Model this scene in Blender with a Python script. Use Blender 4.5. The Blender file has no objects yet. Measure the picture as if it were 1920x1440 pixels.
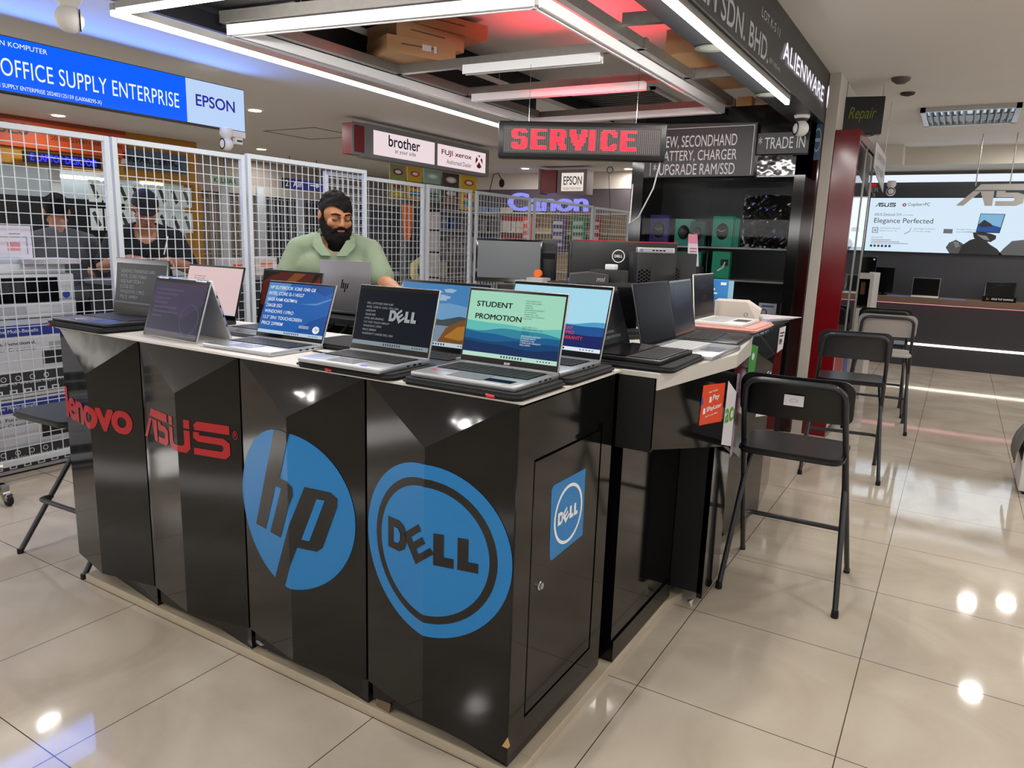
import bpy, bmesh, math, random
from mathutils import Vector as V, Matrix
random.seed(7)
S = bpy.context.scene
COL = S.collection
PI = math.pi
D2 = math.radians

# ------------------------------------------------------------------ materials
def lin(h):
    h = h.lstrip('#')
    o = []
    for i in (0, 2, 4):
        v = int(h[i:i+2], 16)/255
        o.append(v/12.92 if v <= .04045 else ((v+.055)/1.055)**2.4)
    return (o[0], o[1], o[2], 1)

MATS = {}
def M(name, col='#808080', rough=.5, metal=0, spec=.5, emit=None, es=1.0, coat=0, noise=None, bump=None, trans=0, alpha=1, ior=1.45):
    """principled material; noise=(scale, amount) varies the colour, bump=(scale, strength)."""
    if name in MATS:
        return MATS[name]
    m = bpy.data.materials.new(name)
    m.use_nodes = True
    nt = m.node_tree
    b = nt.nodes['Principled BSDF']
    I = b.inputs
    I['Base Color'].default_value = lin(col)
    I['Roughness'].default_value = rough
    I['Metallic'].default_value = metal
    I['Specular IOR Level'].default_value = spec
    I['IOR'].default_value = ior
    I['Coat Weight'].default_value = coat
    I['Coat Roughness'].default_value = .03
    I['Transmission Weight'].default_value = trans
    I['Alpha'].default_value = alpha
    if emit:
        I['Emission Color'].default_value = lin(emit)
        I['Emission Strength'].default_value = es
    if noise or bump:
        tc = nt.nodes.new('ShaderNodeTexCoord')
    if noise:
        n = nt.nodes.new('ShaderNodeTexNoise')
        n.inputs['Scale'].default_value = noise[0]
        n.inputs['Detail'].default_value = 5
        nt.links.new(tc.outputs['Object'], n.inputs['Vector'])
        mr = nt.nodes.new('ShaderNodeMapRange')
        mr.inputs['To Min'].default_value = 1-noise[1]
        mr.inputs['To Max'].default_value = 1+noise[1]
        nt.links.new(n.outputs['Fac'], mr.inputs['Value'])
        mx = nt.nodes.new('ShaderNodeVectorMath')
        mx.operation = 'SCALE'
        mx.inputs[0].default_value = lin(col)[:3]
        nt.links.new(mr.outputs['Result'], mx.inputs['Scale'])
        nt.links.new(mx.outputs['Vector'], I['Base Color'])
    if bump:
        n = nt.nodes.new('ShaderNodeTexNoise')
        n.inputs['Scale'].default_value = bump[0]
        nt.links.new(tc.outputs['Object'], n.inputs['Vector'])
        bp = nt.nodes.new('ShaderNodeBump')
        bp.inputs['Strength'].default_value = bump[1]
        bp.inputs['Distance'].default_value = .02
        nt.links.new(n.outputs['Fac'], bp.inputs['Height'])
        nt.links.new(bp.outputs['Normal'], I['Normal'])
    MATS[name] = m
    return m

def E(name, col, es=1.0, rough=.25):
    """a surface that gives off light (screen, lit sign, lamp)"""
    return M(name, '#050505', rough, spec=.12, emit=col, es=es)

# ------------------------------------------------------------------ geometry builder
_TX = {}
def text_mesh(s, bold=0.0, shear=0.0, sp=1.0):
    k = (s, bold, shear, sp)
    if k not in _TX:
        cu = bpy.data.curves.new('t', 'FONT')
        cu.body = s
        cu.offset = bold if bold < .016 else 0
        cu.shear = shear
        cu.space_character = sp
        cu.resolution_u = 6 if len(s) < 32 else 3
        o = bpy.data.objects.new('t', cu)
        me = bpy.data.meshes.new_from_object(o)
        vs = [(v.co.x, v.co.y) for v in me.vertices]
        fs = [tuple(p.vertices) for p in me.polygons]
        bpy.data.meshes.remove(me)
        bpy.data.objects.remove(o)
        bpy.data.curves.remove(cu)
        x0 = min(v[0] for v in vs); x1 = max(v[0] for v in vs)
        y0 = min(v[1] for v in vs); y1 = max(v[1] for v in vs)
        if bold >= .016:
            n = len(vs); v2 = []; f2 = []
            for q in range(6):
                dx, dy = bold*.9*math.cos(q*PI/3), bold*.9*math.sin(q*PI/3)
                f2 += [tuple(i+n*q for i in f) for f in fs]; v2 += [(x+dx, y+dy) for x, y in vs]
            vs, fs = v2, f2
            x0 -= bold; x1 += bold; y0 -= bold; y1 += bold
        else:
            n = len(vs)
        _TX[k] = ([(x-x0, y-y0) for x, y in vs], fs, x1-x0, y1-y0, n)
    return _TX[k]

class G:
    def __init__(s, T=None):
        s.v = []; s.f = []; s.mi = []; s.T = T or Matrix.Identity(4)
    def add(s, vs, fs, m=0):
        b = len(s.v)
        s.v += [s.T @ V(p) for p in vs]
        for f in fs:
            s.f.append(tuple(b+i for i in f)); s.mi.append(m)
        return s
    def bm(s, bm, m=0):
        bm.verts.ensure_lookup_table(); bm.verts.index_update()
        s.add([v.co[:] for v in bm.verts], [[v.index for v in f.verts] for f in bm.faces], m)
        bm.free()
        return s
    def box(s, x0, x1, y0, y1, z0, z1, m=0, b=0, seg=2):
        if x1 < x0: x0, x1 = x1, x0
        if y1 < y0: y0, y1 = y1, y0
        if z1 < z0: z0, z1 = z1, z0
        if b <= 0:
            return s.add([(x, y, z) for z in (z0, z1) for y in (y0, y1) for x in (x0, x1)],
                         [(0, 2, 3, 1), (4, 5, 7, 6), (0, 1, 5, 4), (2, 6, 7, 3), (0, 4, 6, 2), (1, 3, 7, 5)], m)
        bm = bmesh.new()
        bmesh.ops.create_cube(bm, size=1)
        for v in bm.verts:
            v.co = V(((x0+x1)/2+v.co.x*(x1-x0), (y0+y1)/2+v.co.y*(y1-y0), (z0+z1)/2+v.co.z*(z1-z0)))
        bmesh.ops.bevel(bm, geom=bm.edges[:], offset=min(b, .49*min(x1-x0, y1-y0, z1-z0)), segments=seg, affect='EDGES', profile=.5)
        return s.bm(bm, m)
    def cbox(s, c, d, m=0, b=0, seg=2):
        return s.box(c[0]-d[0]/2, c[0]+d[0]/2, c[1]-d[1]/2, c[1]+d[1]/2, c[2]-d[2]/2, c[2]+d[2]/2, m, b, seg)
    def hull(s, pts, m=0):
        bm = bmesh.new()
        for p in pts: bm.verts.new(p)
        r = bmesh.ops.convex_hull(bm, input=bm.verts[:])
        bmesh.ops.delete(bm, geom=[e for e in r['geom_interior'] if isinstance(e, bmesh.types.BMVert)], context='VERTS')
        bmesh.ops.dissolve_limit(bm, angle_limit=.002, verts=bm.verts[:], edges=bm.edges[:])
        return s.bm(bm, m)
    def poly(s, pts, m=0):
        return s.add(pts, [tuple(range(len(pts)))], m)
    def prism(s, pts, a, b, ax='z', m=0):
        """2-D outline pushed from a to b along ax; the outline is (x,y), (x,z) or (y,z)"""
        n = len(pts)
        def P(p, h):
            return (p[0], p[1], h) if ax == 'z' else (p[0], h, p[1]) if ax == 'y' else (h, p[0], p[1])
        vs = [P(p, a) for p in pts]+[P(p, b) for p in pts]
        fs = [tuple(range(n-1, -1, -1)), tuple(range(n, 2*n))]
        fs += [(i, (i+1) % n, n+(i+1) % n, n+i) for i in range(n)]
        return s.add(vs, fs, m)
    def tube(s, pts, r, n=8, m=0, closed=False, caps=True):
        pts = [V(p) for p in pts]
        k = len(pts)
        rr = r if isinstance(r, (list, tuple)) else [r]*k
        rings = []
        up = None
        for i, p in enumerate(pts):
            if closed:
                t = (pts[(i+1) % k]-pts[i-1]).normalized()
            else:
                t = (pts[min(i+1, k-1)]-pts[max(i-1, 0)]).normalized()
            if up is None:
                up = V((0, 0, 1)) if abs(t.z) < .9 else V((0, 1, 0))
                a = t.cross(up).normalized()
            else:
                a = (a-t*a.dot(t)).normalized()
            bb = t.cross(a)
            rings.append([p+(a*math.cos(2*PI*j/n)+bb*math.sin(2*PI*j/n))*rr[i] for j in range(n)])
        vs = [q for g in rings for q in g]
        fs = []
        for i in range(k if closed else k-1):
            i2 = (i+1) % k
            for j in range(n):
                fs.append((i*n+j, i*n+(j+1) % n, i2*n+(j+1) % n, i2*n+j))
        if caps and not closed:
            fs.append(tuple(range(n-1, -1, -1)))
            fs.append(tuple((k-1)*n+j for j in range(n)))
        return s.add(vs, fs, m)
    def lathe(s, prof, c=(0, 0, 0), n=24, m=0, ax='z'):
        vs = []; fs = []
        for r, h in prof:
            for j in range(n):
                a = 2*PI*j/n
                p = (r*math.cos(a), r*math.sin(a), h)
                if ax == 'y': p = (p[0], p[2], p[1])
                if ax == 'x': p = (p[2], p[0], p[1])
                vs.append((c[0]+p[0], c[1]+p[1], c[2]+p[2]))
        k = len(prof)
        for i in range(k-1):
            for j in range(n):
                fs.append((i*n+j, i*n+(j+1) % n, (i+1)*n+(j+1) % n, (i+1)*n+j))
        fs.append(tuple(range(n-1, -1, -1)))
        fs.append(tuple((k-1)*n+j for j in range(n)))
        return s.add(vs, fs, m)
    def ball(s, c, r, m=0, nu=16, nv=10):
        if not isinstance(r, (tuple, list)): r = (r, r, r)
        vs = []
        for i in range(1, nv):
            t = PI*i/nv
            for j in range(nu):
                a = 2*PI*j/nu
                vs.append((c[0]+r[0]*math.sin(t)*math.cos(a), c[1]+r[1]*math.sin(t)*math.sin(a), c[2]+r[2]*math.cos(t)))
        top = len(vs); vs.append((c[0], c[1], c[2]+r[2]))
        bot = len(vs); vs.append((c[0], c[1], c[2]-r[2]))
        fs = []
        for i in range(nv-2):
            for j in range(nu):
                fs.append((i*nu+j, (i+1)*nu+j, (i+1)*nu+(j+1) % nu, i*nu+(j+1) % nu))
        for j in range(nu):
            fs.append((top, j, (j+1) % nu))
            fs.append((bot, (nv-2)*nu+(j+1) % nu, (nv-2)*nu+j))
        return s.add(vs, fs, m)
    def limb(s, p0, p1, r0, r1, m=0, n=14):
        p0 = V(p0); p1 = V(p1)
        s.tube([p0, p0.lerp(p1, .33), p0.lerp(p1, .66), p1], [r0, r0*.67+r1*.33, r0*.33+r1*.67, r1], n, m)
        s.ball(p0, r0*.995, m); s.ball(p1, r1*.995, m)
        return s
    def text(s, t, org, xd=(1, 0, 0), yd=(0, 0, 1), w=None, h=None, m=0, bold=0, shear=0, al='l', va='b', sp=1.0):
        vs, fs, tw, th, nv = text_mesh(t, bold, shear, sp)
        if w is None and h is None: h = .1
        sx = w/tw if w is not None else h/th
        sy = h/th if h is not None else sx
        ox = 0 if al == 'l' else -tw*sx/2 if al == 'c' else -tw*sx
        oy = 0 if va == 'b' else -th*sy/2 if va == 'c' else -th*sy
        o = V(org); xd = V(xd); yd = V(yd)
        nn = xd.cross(yd)*6e-5
        return s.add([o+xd*(x*sx+ox)+yd*(y*sy+oy)+nn*(i//nv) for i, (x, y) in enumerate(vs)], fs, m)
    def flat(s, pts, org, xd, yd, m=0):
        o = V(org); xd = V(xd); yd = V(yd)
        return s.add([o+xd*x+yd*y for x, y in pts], [tuple(range(len(pts)))], m)
    def rect(s, org, xd, yd, x0, x1, y0, y1, m=0):
        return s.flat([(x0, y0), (x1, y0), (x1, y1), (x0, y1)], org, xd, yd, m)

def link(name, data, parent=None, loc=(0, 0, 0), rz=0):
    o = bpy.data.objects.new(name, data)
    COL.objects.link(o)
    o.location = loc
    o.rotation_euler = (0, 0, rz)
    if parent is not None: o.parent = parent
    return o

def obj(name, g, mats, parent=None, loc=(0, 0, 0), rz=0, smooth=None, fix=True):
    me = bpy.data.meshes.new(name)
    me.from_pydata([tuple(p) for p in g.v], [], g.f)
    if not isinstance(mats, (list, tuple)): mats = [mats]
    for m in mats: me.materials.append(m)
    me.polygons.foreach_set('material_index', g.mi)
    if fix:
        bm = bmesh.new(); bm.from_mesh(me)
        bmesh.ops.recalc_face_normals(bm, faces=bm.faces[:])
        bm.to_mesh(me); bm.free()
    if smooth:
        me.polygons.foreach_set('use_smooth', [True]*len(me.polygons))
        me.set_sharp_from_angle(angle=D2(smooth))
    me.update()
    return link(name, me, parent, loc, rz)

def tag(o, label, cat, group=None, kind=None):
    o['label'] = label; o['category'] = cat
    if group: o['group'] = group
    if kind: o['kind'] = kind
    return o

def thing(name, label, cat, loc=(0, 0, 0), rz=0, group=None):
    o = bpy.data.objects.new(name, None)
    o.empty_display_size = .05
    COL.objects.link(o)
    o.location = loc; o.rotation_euler = (0, 0, rz)
    return tag(o, label, cat, group)

def struct(name, g, mats, label=None, smooth=None):
    o = obj(name, g, mats, smooth=smooth)
    o['kind'] = 'structure'
    if label: o['label'] = label
    return o

def dup(root, label, loc, rz=None, group=None):
    r = root.copy(); COL.objects.link(r); r.location = loc
    if rz is not None: r.rotation_euler = (0, 0, rz)
    r['label'] = label
    if group: r['group'] = group
    for ch in list(root.children):
        c = ch.copy(); COL.objects.link(c); c.parent = r
        for gch in ch.children:
            d = gch.copy(); COL.objects.link(d); d.parent = c
    return r

X_, Y_, Z_ = V((1, 0, 0)), V((0, 1, 0)), V((0, 0, 1))
def disc_pts(r, n=48, cx=0, cy=0, a0=0, a1=2*PI, ry=None):
    ry = ry or r
    full = abs(a1-a0-2*PI) < 1e-6
    k = n if full else n+1
    return [(cx+r*math.cos(a0+(a1-a0)*i/n), cy+ry*math.sin(a0+(a1-a0)*i/n)) for i in range(k)]
def ring_flat(g, r0, r1, org, xd, yd, m=0, n=56, cx=0, cy=0, ry=1.0):
    o = V(org); xd = V(xd); yd = V(yd)
    vs = []
    for r in (r0, r1):
        for i in range(n):
            a = 2*PI*i/n
            vs.append(o+xd*(cx+r*math.cos(a))+yd*(cy+r*ry*math.sin(a)))
    g.add(vs, [(i, (i+1) % n, n+(i+1) % n, n+i) for i in range(n)], m)

# letter shapes of the ring logo, in a box of height 1: D, tilted E, L, L
def ring_letters():
    D_ = [(0, 0), (.55, 0), (.8, .15), (.9, .4), (.9, .62), (.78, .88), (.55, 1), (0, 1)]
    hole = [(.3, .26), (.5, .26), (.6, .4), (.6, .6), (.5, .74), (.3, .74)]
    e = [(0, 0), (.86, 0), (.86, .22), (.3, .22), (.3, .39), (.8, .39), (.8, .61), (.3, .61), (.3, .78), (.86, .78), (.86, 1), (0, 1)]
    a = D2(36)
    E_ = []
    for x, y in e:
        x -= .43; y -= .5
        E_.append((1.38+x*math.cos(a)-y*math.sin(a), .5+x*math.sin(a)+y*math.cos(a)))
    L_ = [(0, 0), (.66, 0), (.66, .3), (.34, .3), (.34, 1), (0, 1)]
    return [D_], [hole], [E_, [(2.0+x, y) for x, y in L_], [(2.78+x, y) for x, y in L_]], 3.44
def ring_word(g, org, xd, yd, w, h, m, mh, off):
    a, ho, b, W = ring_letters()
    for ps, mm, k in ((a, m, 0), (b, m, 0), (ho, mh, 1)):
        for p in ps:
            g.flat([(x*w/W, y*h) for x, y in p], V(org)+V(off)*k, xd, yd, mm)
# letter shapes of the slanted four-letter word on the second cabinet; box 0..4.6 x 0..1
def slash_word():
    R = lambda x0, x1, y0, y1, k=.0: [(x0+k*y0, y0), (x1+k*y0, y0), (x1+k*y1, y1), (x0+k*y1, y1)]
    P = []
    P.append([(0, 0), (.2, 0), (.62, .68), (.42, .68)])
    P.append([(.45, .74), (1.75, .74), (1.75, 1), (.6, 1)])
    P.append([(.78, .0), (.98, .0), (.98, .68), (.62, .68)])
    P.append([(1.05, .42), (1.05, .68), (1.28, .68), (1.28, .6), (1.6, .6), (1.78, .5), (1.78, .12), (1.62, 0), (1.05, 0), (1.05, .2), (1.5, .2), (1.55, .26), (1.55, .36), (1.5, .4), (1.15, .4)])
    P.append([(1.9, .68), (2.13, .68), (2.13, .26), (2.2, .2), (2.6, .2), (2.68, .26), (2.68, .68), (2.91, .68), (2.91, .14), (2.75, 0), (2.06, 0), (1.9, .14)])
    P.append([(1.9, .74), (2.13, .74), (2.13, 1), (1.9, 1)])
    P.append([(2.68, .74), (2.91, .74), (2.91, 1), (2.68, 1)])
    P.append([(3.1, .74), (4.4, .74), (4.4, 1), (3.2, 1), (3.06, .88)])
    P.append([(3.04, .5), (3.04, .68), (3.27, .68), (3.27, .6), (4.2, .6), (4.4, .48), (4.4, .14), (4.22, 0), (3.04, 0), (3.04, .2), (4.08, .2), (4.15, .26), (4.15, .36), (4.08, .4), (3.2, .4)])
    return P, 4.4
def slash_letters(g, org, xd, yd, w, h, m):
    P, W = slash_word()
    for p in P:
        g.flat([(x*w/W, y*h) for x, y in p], org, xd, yd, m)
# ------------------------------------------------------------------ setting
def floor_mat():
    m = M('floor_tiles', '#c9c0b0', .055, spec=.5)
    nt = m.node_tree; N = nt.nodes; Lk = nt.links
    b = N['Principled BSDF']
    tc = N.new('ShaderNodeTexCoord'); sx = N.new('ShaderNodeSeparateXYZ')
    Lk.new(tc.outputs['Object'], sx.inputs[0])
    ds = []
    for ax in 'XY':
        p = N.new('ShaderNodeMath'); p.operation = 'PINGPONG'; p.inputs[1].default_value = .3
        Lk.new(sx.outputs[ax], p.inputs[0]); ds.append(p)
    mn = N.new('ShaderNodeMath'); mn.operation = 'MINIMUM'
    Lk.new(ds[0].outputs[0], mn.inputs[0]); Lk.new(ds[1].outputs[0], mn.inputs[1])
    lt = N.new('ShaderNodeMath'); lt.operation = 'LESS_THAN'; lt.inputs[1].default_value = .0016
    Lk.new(mn.outputs[0], lt.inputs[0])
    n1 = N.new('ShaderNodeTexNoise'); n1.inputs['Scale'].default_value = 1.7; n1.inputs['Detail'].default_value = 6; n1.inputs['Distortion'].default_value = 1.5
    Lk.new(tc.outputs['Object'], n1.inputs['Vector'])
    cr = N.new('ShaderNodeValToRGB')
    cr.color_ramp.elements[0].position = .3; cr.color_ramp.elements[0].color = lin('#b3a797')
    cr.color_ramp.elements[1].position = .72; cr.color_ramp.elements[1].color = lin('#cfc6b6')
    Lk.new(n1.outputs['Fac'], cr.inputs[0])
    mx = N.new('ShaderNodeMix'); mx.data_type = 'RGBA'
    Lk.new(lt.outputs[0], mx.inputs['Factor']); Lk.new(cr.outputs[0], mx.inputs['A'])
    mx.inputs['B'].default_value = lin('#4a3c30')
    Lk.new(mx.outputs['Result'], b.inputs['Base Color'])
    n2 = N.new('ShaderNodeTexNoise'); n2.inputs['Scale'].default_value = 5; n2.inputs['Detail'].default_value = 3
    Lk.new(tc.outputs['Object'], n2.inputs['Vector'])
    bp = N.new('ShaderNodeBump'); bp.inputs['Strength'].default_value = .012; bp.inputs['Distance'].default_value = .02
    Lk.new(n2.outputs['Fac'], bp.inputs['Height']); Lk.new(bp.outputs['Normal'], b.inputs['Normal'])
    return m
m_floor = floor_mat()
m_ceil = M('ceiling_paint', '#dfdcd8', .9, noise=(1.2, .04))
m_white = M('white_paint', '#d9d7d4', .55)
m_black = M('black_laminate', '#0a0a0b', .08, spec=.5, noise=(3, .15))
m_blackg = M('black_gloss', '#07070a', .05, spec=.5, bump=(7, .05))
m_bmatt = M('black_matt', '#0c0c0d', .6)
m_dark = M('dark_grey', '#27282b', .45)
m_soff = M('black_soffit', '#141519', .4, spec=.35)
m_alu = M('brushed_aluminium', '#a9a7a3', .35, metal=.9, noise=(25, .1))
m_steel = M('polished_steel', '#c8c8c8', .15, metal=1)
m_whitem = M('white_metal', '#bcc3ca', .4)
m_led = E('led_white', '#fff6ee', 9)
m_down = E('downlight_glow', '#fff3e2', 14)
m_red = M('red_lacquer', '#6a0d14', .15, spec=.5)
m_dred = M('dark_red_gloss', '#2a0508', .08, spec=.7)
m_kraft = M('kraft_cardboard', '#a9845f', .8, noise=(6, .1))

g = G(); g.box(-13, 6.2, -7.2, 14, -.1, 0)
struct('floor', g, m_floor, 'polished beige floor tiles with thin dark joints')
# ceiling with the raised square opening over the kiosk
HX0, HX1, HY0, HY1 = -2.7, -.48, .62, 5.6
g = G()
g.box(-13, HX0, -7.2, 14, 2.66, 2.7); g.box(HX1, 6.2, -7.2, 14, 2.66, 2.7)
g.box(HX0, HX1, -7.2, HY0, 2.66, 2.7); g.box(HX0, HX1, HY1, 14, 2.66, 2.7)
struct('ceiling', g, m_ceil, 'plain off-white ceiling of the mall')
g = G()
g.box(HX0-.03, HX1+.03, HY0-.03, HY1+.03, 2.82, 2.85)
g.box(HX0-.03, HX0, HY0, HY1, 2.7, 2.82, 1); g.box(HX1, HX1+.03, HY0, HY1, 2.7, 2.82, 0)
g.box(HX0, HX1, HY0-.03, HY0, 2.7, 2.82, 1); g.box(HX0, HX1, HY1, HY1+.03, 2.7, 2.82, 0)
struct('ceiling_recess', g, [M('recess_paint', '#dcd8d6', .85), m_soff], 'raised white ceiling inside the kiosk canopy lit red by the sign')
# black soffit ring round the opening
g = G()
g.box(-2.73, -2.702, -.06, 3.9, 2.42, 2.659); g.box(-2.702, -2.60, .6, 3.9, 2.445, 2.486, 0); g.box(-2.702, -2.57, -.06, .6, 2.5, 2.659, 0); g.box(-2.57, -.48, -.06, .6, 2.5, 2.659)
struct('ceiling_soffit', g, m_soff, 'glossy black soffit round the kiosk canopy')
# fascia beam with the shop name
g = G(); g.box(-.45, -.25, -1.5, 3.82, 2.31, 2.659)
struct('ceiling_beam', g, M('fascia_black', '#222325', .35), 'black fascia beam carrying the lit shop letters')
# far pillars
g = G(); g.box(-.42, -.255, 3.83, 4.3, 0, 2.659)
struct('pillar', g, m_dred, 'black glossy pillar at the end of the fascia')
g = G(); g.box(-.252, -.175, 3.86, 6.0, 0, 2.659)
struct('pillar', g, M('pillar_cream', '#b9b2aa', .7), 'narrow cream mall pillar between black and red posts')
# walls
m_wdark = M('wall_charcoal', '#3c3d42', .55)
g = G(); g.box(-.8, 3.2, 8.9, 9.05, 0, 2.3); struct('wall_back', g, m_wdark, 'charcoal wall behind the long lit counter')
g = G(); g.box(-.8, 3.2, 8.3, 9.05, 2.46, 2.659); g.box(-.7, -.02, 7.9, 8.3, 2.45, 2.659)
struct('trim_1', g, M('bulkhead_paint', '#c6c0b4', .8), 'cream bulkhead above the lit billboard')
g = G(); g.box(-.75, 3.1, 8.86, 8.9, 2.31, 2.4)
o = struct('trim_2', g, E('cove_light', '#e9f2ff', 1.0), 'lit cove strip above the billboard')
g = G(); g.box(-8.4, -3.4, 10.2, 10.35, 0, 2.36); g.box(-8.4, -3.4, 10.19, 10.36, 2.36, 2.659, 1)
struct('wall_far', g, [M('wall_plum', '#5a5358', .6), M('bulkhead_cream', '#cfc6bd', .8)], 'dark wall with cream bulkhead behind the violet letters')
g = G(); g.box(-3.4, -.8, 10.9, 11.05, 0, 2.659); struct('wall_right_far', g, M('wall_beige', '#b8aa9b', .7), 'beige wall at the back of the aisle')
g = G(); g.box(-10.6, -10.4, -7.2, 14, 0, 2.66); struct('wall_left', g, M('wall_stone', '#a39a90', .7), 'pale stone wall with closed shop grilles')
g = G(); g.box(-13, 6.2, 13.8, 14, 0, 2.66); struct('wall_end', g, M('wall_end', '#8f8881', .7))
g = G(); g.box(6, 6.2, -7.2, 14, 0, 2.66); struct('wall_right', g, M('wall_side', '#8d8781', .6))
g = G(); g.box(-13, 6.2, -7.2, -7, 0, 2.66); struct('wall_front', g, M('wall_behind', '#6d6864', .6))
# kerb that frames the kiosk
m_kerb = M('kerb_stone', '#b5a995', .35, noise=(7, .18))
g = G()
g.box(-2.14, -.098, -.597, -.52, 0, .03, 0, .003); g.box(-.152, -.1, -.52, .55, 0, .03, 0, .003)
g.hull([(-.152, .55, 0), (-.1, .55, 0), (-.152, .55, .03), (-.1, .55, .03), (-.15, .66, 0), (-.07, .66, 0), (-.15, .66, .03), (-.07, .66, .03)])
struct('trim_3', g, m_kerb, 'low stone kerb under the black cabinets')
g = G(); g.box(-.185, -.155, -.5, .05, 0, .022); struct('trim_4', g, m_alu, 'dull metal channel beside the kerb')
t = thing('pillar_sticker', 'small blue grey square sticker with ring high on the black pillar', 'sticker', (-.285, 3.829, 2.2))
g = G(); g.rect((0, 0, 0), X_, Z_, -.03, .028, -.14, .14, 0); ring_flat(g, .022, .026, (0, -.001, 0), X_, Z_, 1, 32, 0, 0, 3.2); g.rect((0, -.001, 0), X_, Z_, -.018, .018, -.012, .012, 1)
obj('print', g, [M('sticker_slate', '#3f5f7c', .4), M('sticker_grey', '#aab6c0', .4)], t, fix=False)
# ------------------------------------------------------------------ front cabinets of the kiosk
XS = [-2.17, -1.66, -1.14, -.62, -.13]
RS = [-1.915, -1.40, -.88, -.375]
YJ, YR, ZT, ZB, ZR = -.60, -.65, 1.0275, .115, .888
m_blue = M('logo_blue', '#1a79bd', .3)
m_logored = M('logo_red', '#a81a22', .3)
m_logow = M('logo_white', '#e8ebee', .4)
m_lblack = M('logo_black', '#121110', .18)

def facet_y(i, x, off=.0012):
    L, R, c = XS[i], XS[i+1], RS[i]
    t = (x-L)/(c-L) if x < c else (R-x)/(R-c)
    return YJ+(YR-YJ)*max(0, min(1, t))-off

def wrap(name, g, mats, i, parent, off=.0012):
    """flat artwork drawn in x,z (its y holds the layer) laid on the two folded front panels"""
    me = bpy.data.meshes.new(name)
    me.from_pydata([tuple(p) for p in g.v], [], g.f)
    for m in mats: me.materials.append(m)
    me.polygons.foreach_set('material_index', g.mi)
    bm = bmesh.new(); bm.from_mesh(me)
    bmesh.ops.triangulate(bm, faces=[f for f in bm.faces if len(f.verts) > 4])
    bmesh.ops.bisect_plane(bm, geom=bm.verts[:]+bm.edges[:]+bm.faces[:], plane_co=(RS[i], 0, 0), plane_no=(1, 0, 0), dist=1e-6)
    for v in bm.verts:
        v.co.y = facet_y(i, v.co.x, off)+v.co.y
    bm.to_mesh(me); bm.free()
    return link(name, me, parent)

names = ['dark cabinet with red word lenovo on its folded front', 'dark cabinet with red slanted four-letter word',
         'dark cabinet with big blue disc and slanted letters', 'dark corner cabinet with big blue ring and side door']
cabs = []
for i in range(4):
    L, R, c = XS[i]+.004, XS[i+1]-.004, RS[i]
    t = thing('display_cabinet', 'glossy black '+names[i], 'cabinet', (0, 0, 0), 0, 'black folded-front cabinets of the kiosk')
    g = G(); g.box(L+.004, R-(.001 if i < 3 else .002), -.585, -.03, .05 if i else .116, 1.018)
    obj('carcass', g, m_black, t)
    g = G(); g.hull([(L, YJ, ZB), (L, YJ, ZT), (c, YR, ZB), (c, YR, ZR), (L, -.586, ZB), (L, -.586, ZT), (c, -.586, ZB), (c, -.586, ZR)])
    obj('front_panel', g, m_black, t)
    g = G(); g.hull([(R, YJ, ZB if i < 3 else .05), (R, YJ, ZT), (c, YR, ZB), (c, YR, ZR), (R, -.586, ZB if i < 3 else .05), (R, -.586, ZT), (c, -.586, ZB), (c, -.586, ZR)])
    obj('front_panel', g, m_black, t)
    g = G(); g.hull([(L, YJ-.001, ZT), (R, YJ-.001, ZT), (c, YR-.002, ZR), (L, -.59, ZT), (R, -.59, ZT), (c, -.59, ZR)])
    obj('sloped_panel', g, m_blackg, t)
    g = G(); g.hull([(L+.05, -.53, .03), (R-.004, -.588, .03), (R-.004, -.1, .03), (L+.05, -.1, .03), (L+.05, -.53, .12), (R-.004, -.588, .12), (R-.004, -.1, .12), (L+.05, -.1, .12)])
    obj('plinth', g, m_black, t)
    cabs.append(t)
# artwork
g = G(); g.text('lenovo', (-2.163, 0, .682), X_, Z_, w=.452, h=.125, bold=.04, sp=.93)
wrap('lettering', g, [m_logored], 0, cabs[0])
g = G(); slash_letters(g, (-1.655, 0, .692), X_, Z_, .468, .112, 0)
g.text('®', (-1.175, 0, .762), X_, Z_, w=.02, h=.028)
wrap('lettering', g, [m_logored], 1, cabs[1])
g = G()
g.flat(disc_pts(.2455, 72), (-.9, 0, .598), X_, Z_, 0)
B1 = -.0012
hp_h = [(-.945, .8394), (-.92, .8427), (-.9, .8437), (-.868, .8415), (-.922, .694), (-.885, .694), (-.864, .68), (-.862, .655), (-.927, .505), (-.985, .505), (-.916, .664), (-.948, .664), (-1.011, .507), (-1.069, .507)]
hp_p = [(-.822, .687), (-.735, .684), (-.711, .668), (-.713, .643), (-.764, .509), (-.784, .493), (-.852, .493), (-.912, .3526), (-.94, .3556), (-.966, .3614)]
for P in (hp_h, hp_p):
    g.flat([(x, z) for x, z in P], (0, B1, 0), X_, Z_, 1)
g.flat([(-.78, .657), (-.753, .657), (-.808, .522), (-.835, .522)], (0, 2*B1, 0), X_, Z_, 0)
wrap('disc_logo', g, [m_blue, m_lblack], 2, cabs[2])
g = G()
cx, cz = -.372, .605
ring_flat(g, .2, .2385, (cx, 0, cz), X_, Z_, 0, 72)
g.flat(disc_pts(.178, 64), (cx, 0, cz), X_, Z_, 0)
ring_flat(g, .178, .2, (cx, 0, cz), X_, Z_, 1, 72)
ring_word(g, (-.52, B1, .575), X_, Z_, .297, .088, 1, 0, (0, B1, 0))
wrap('ring_logo', g, [m_blue, m_lblack], 3, cabs[3])
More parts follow.
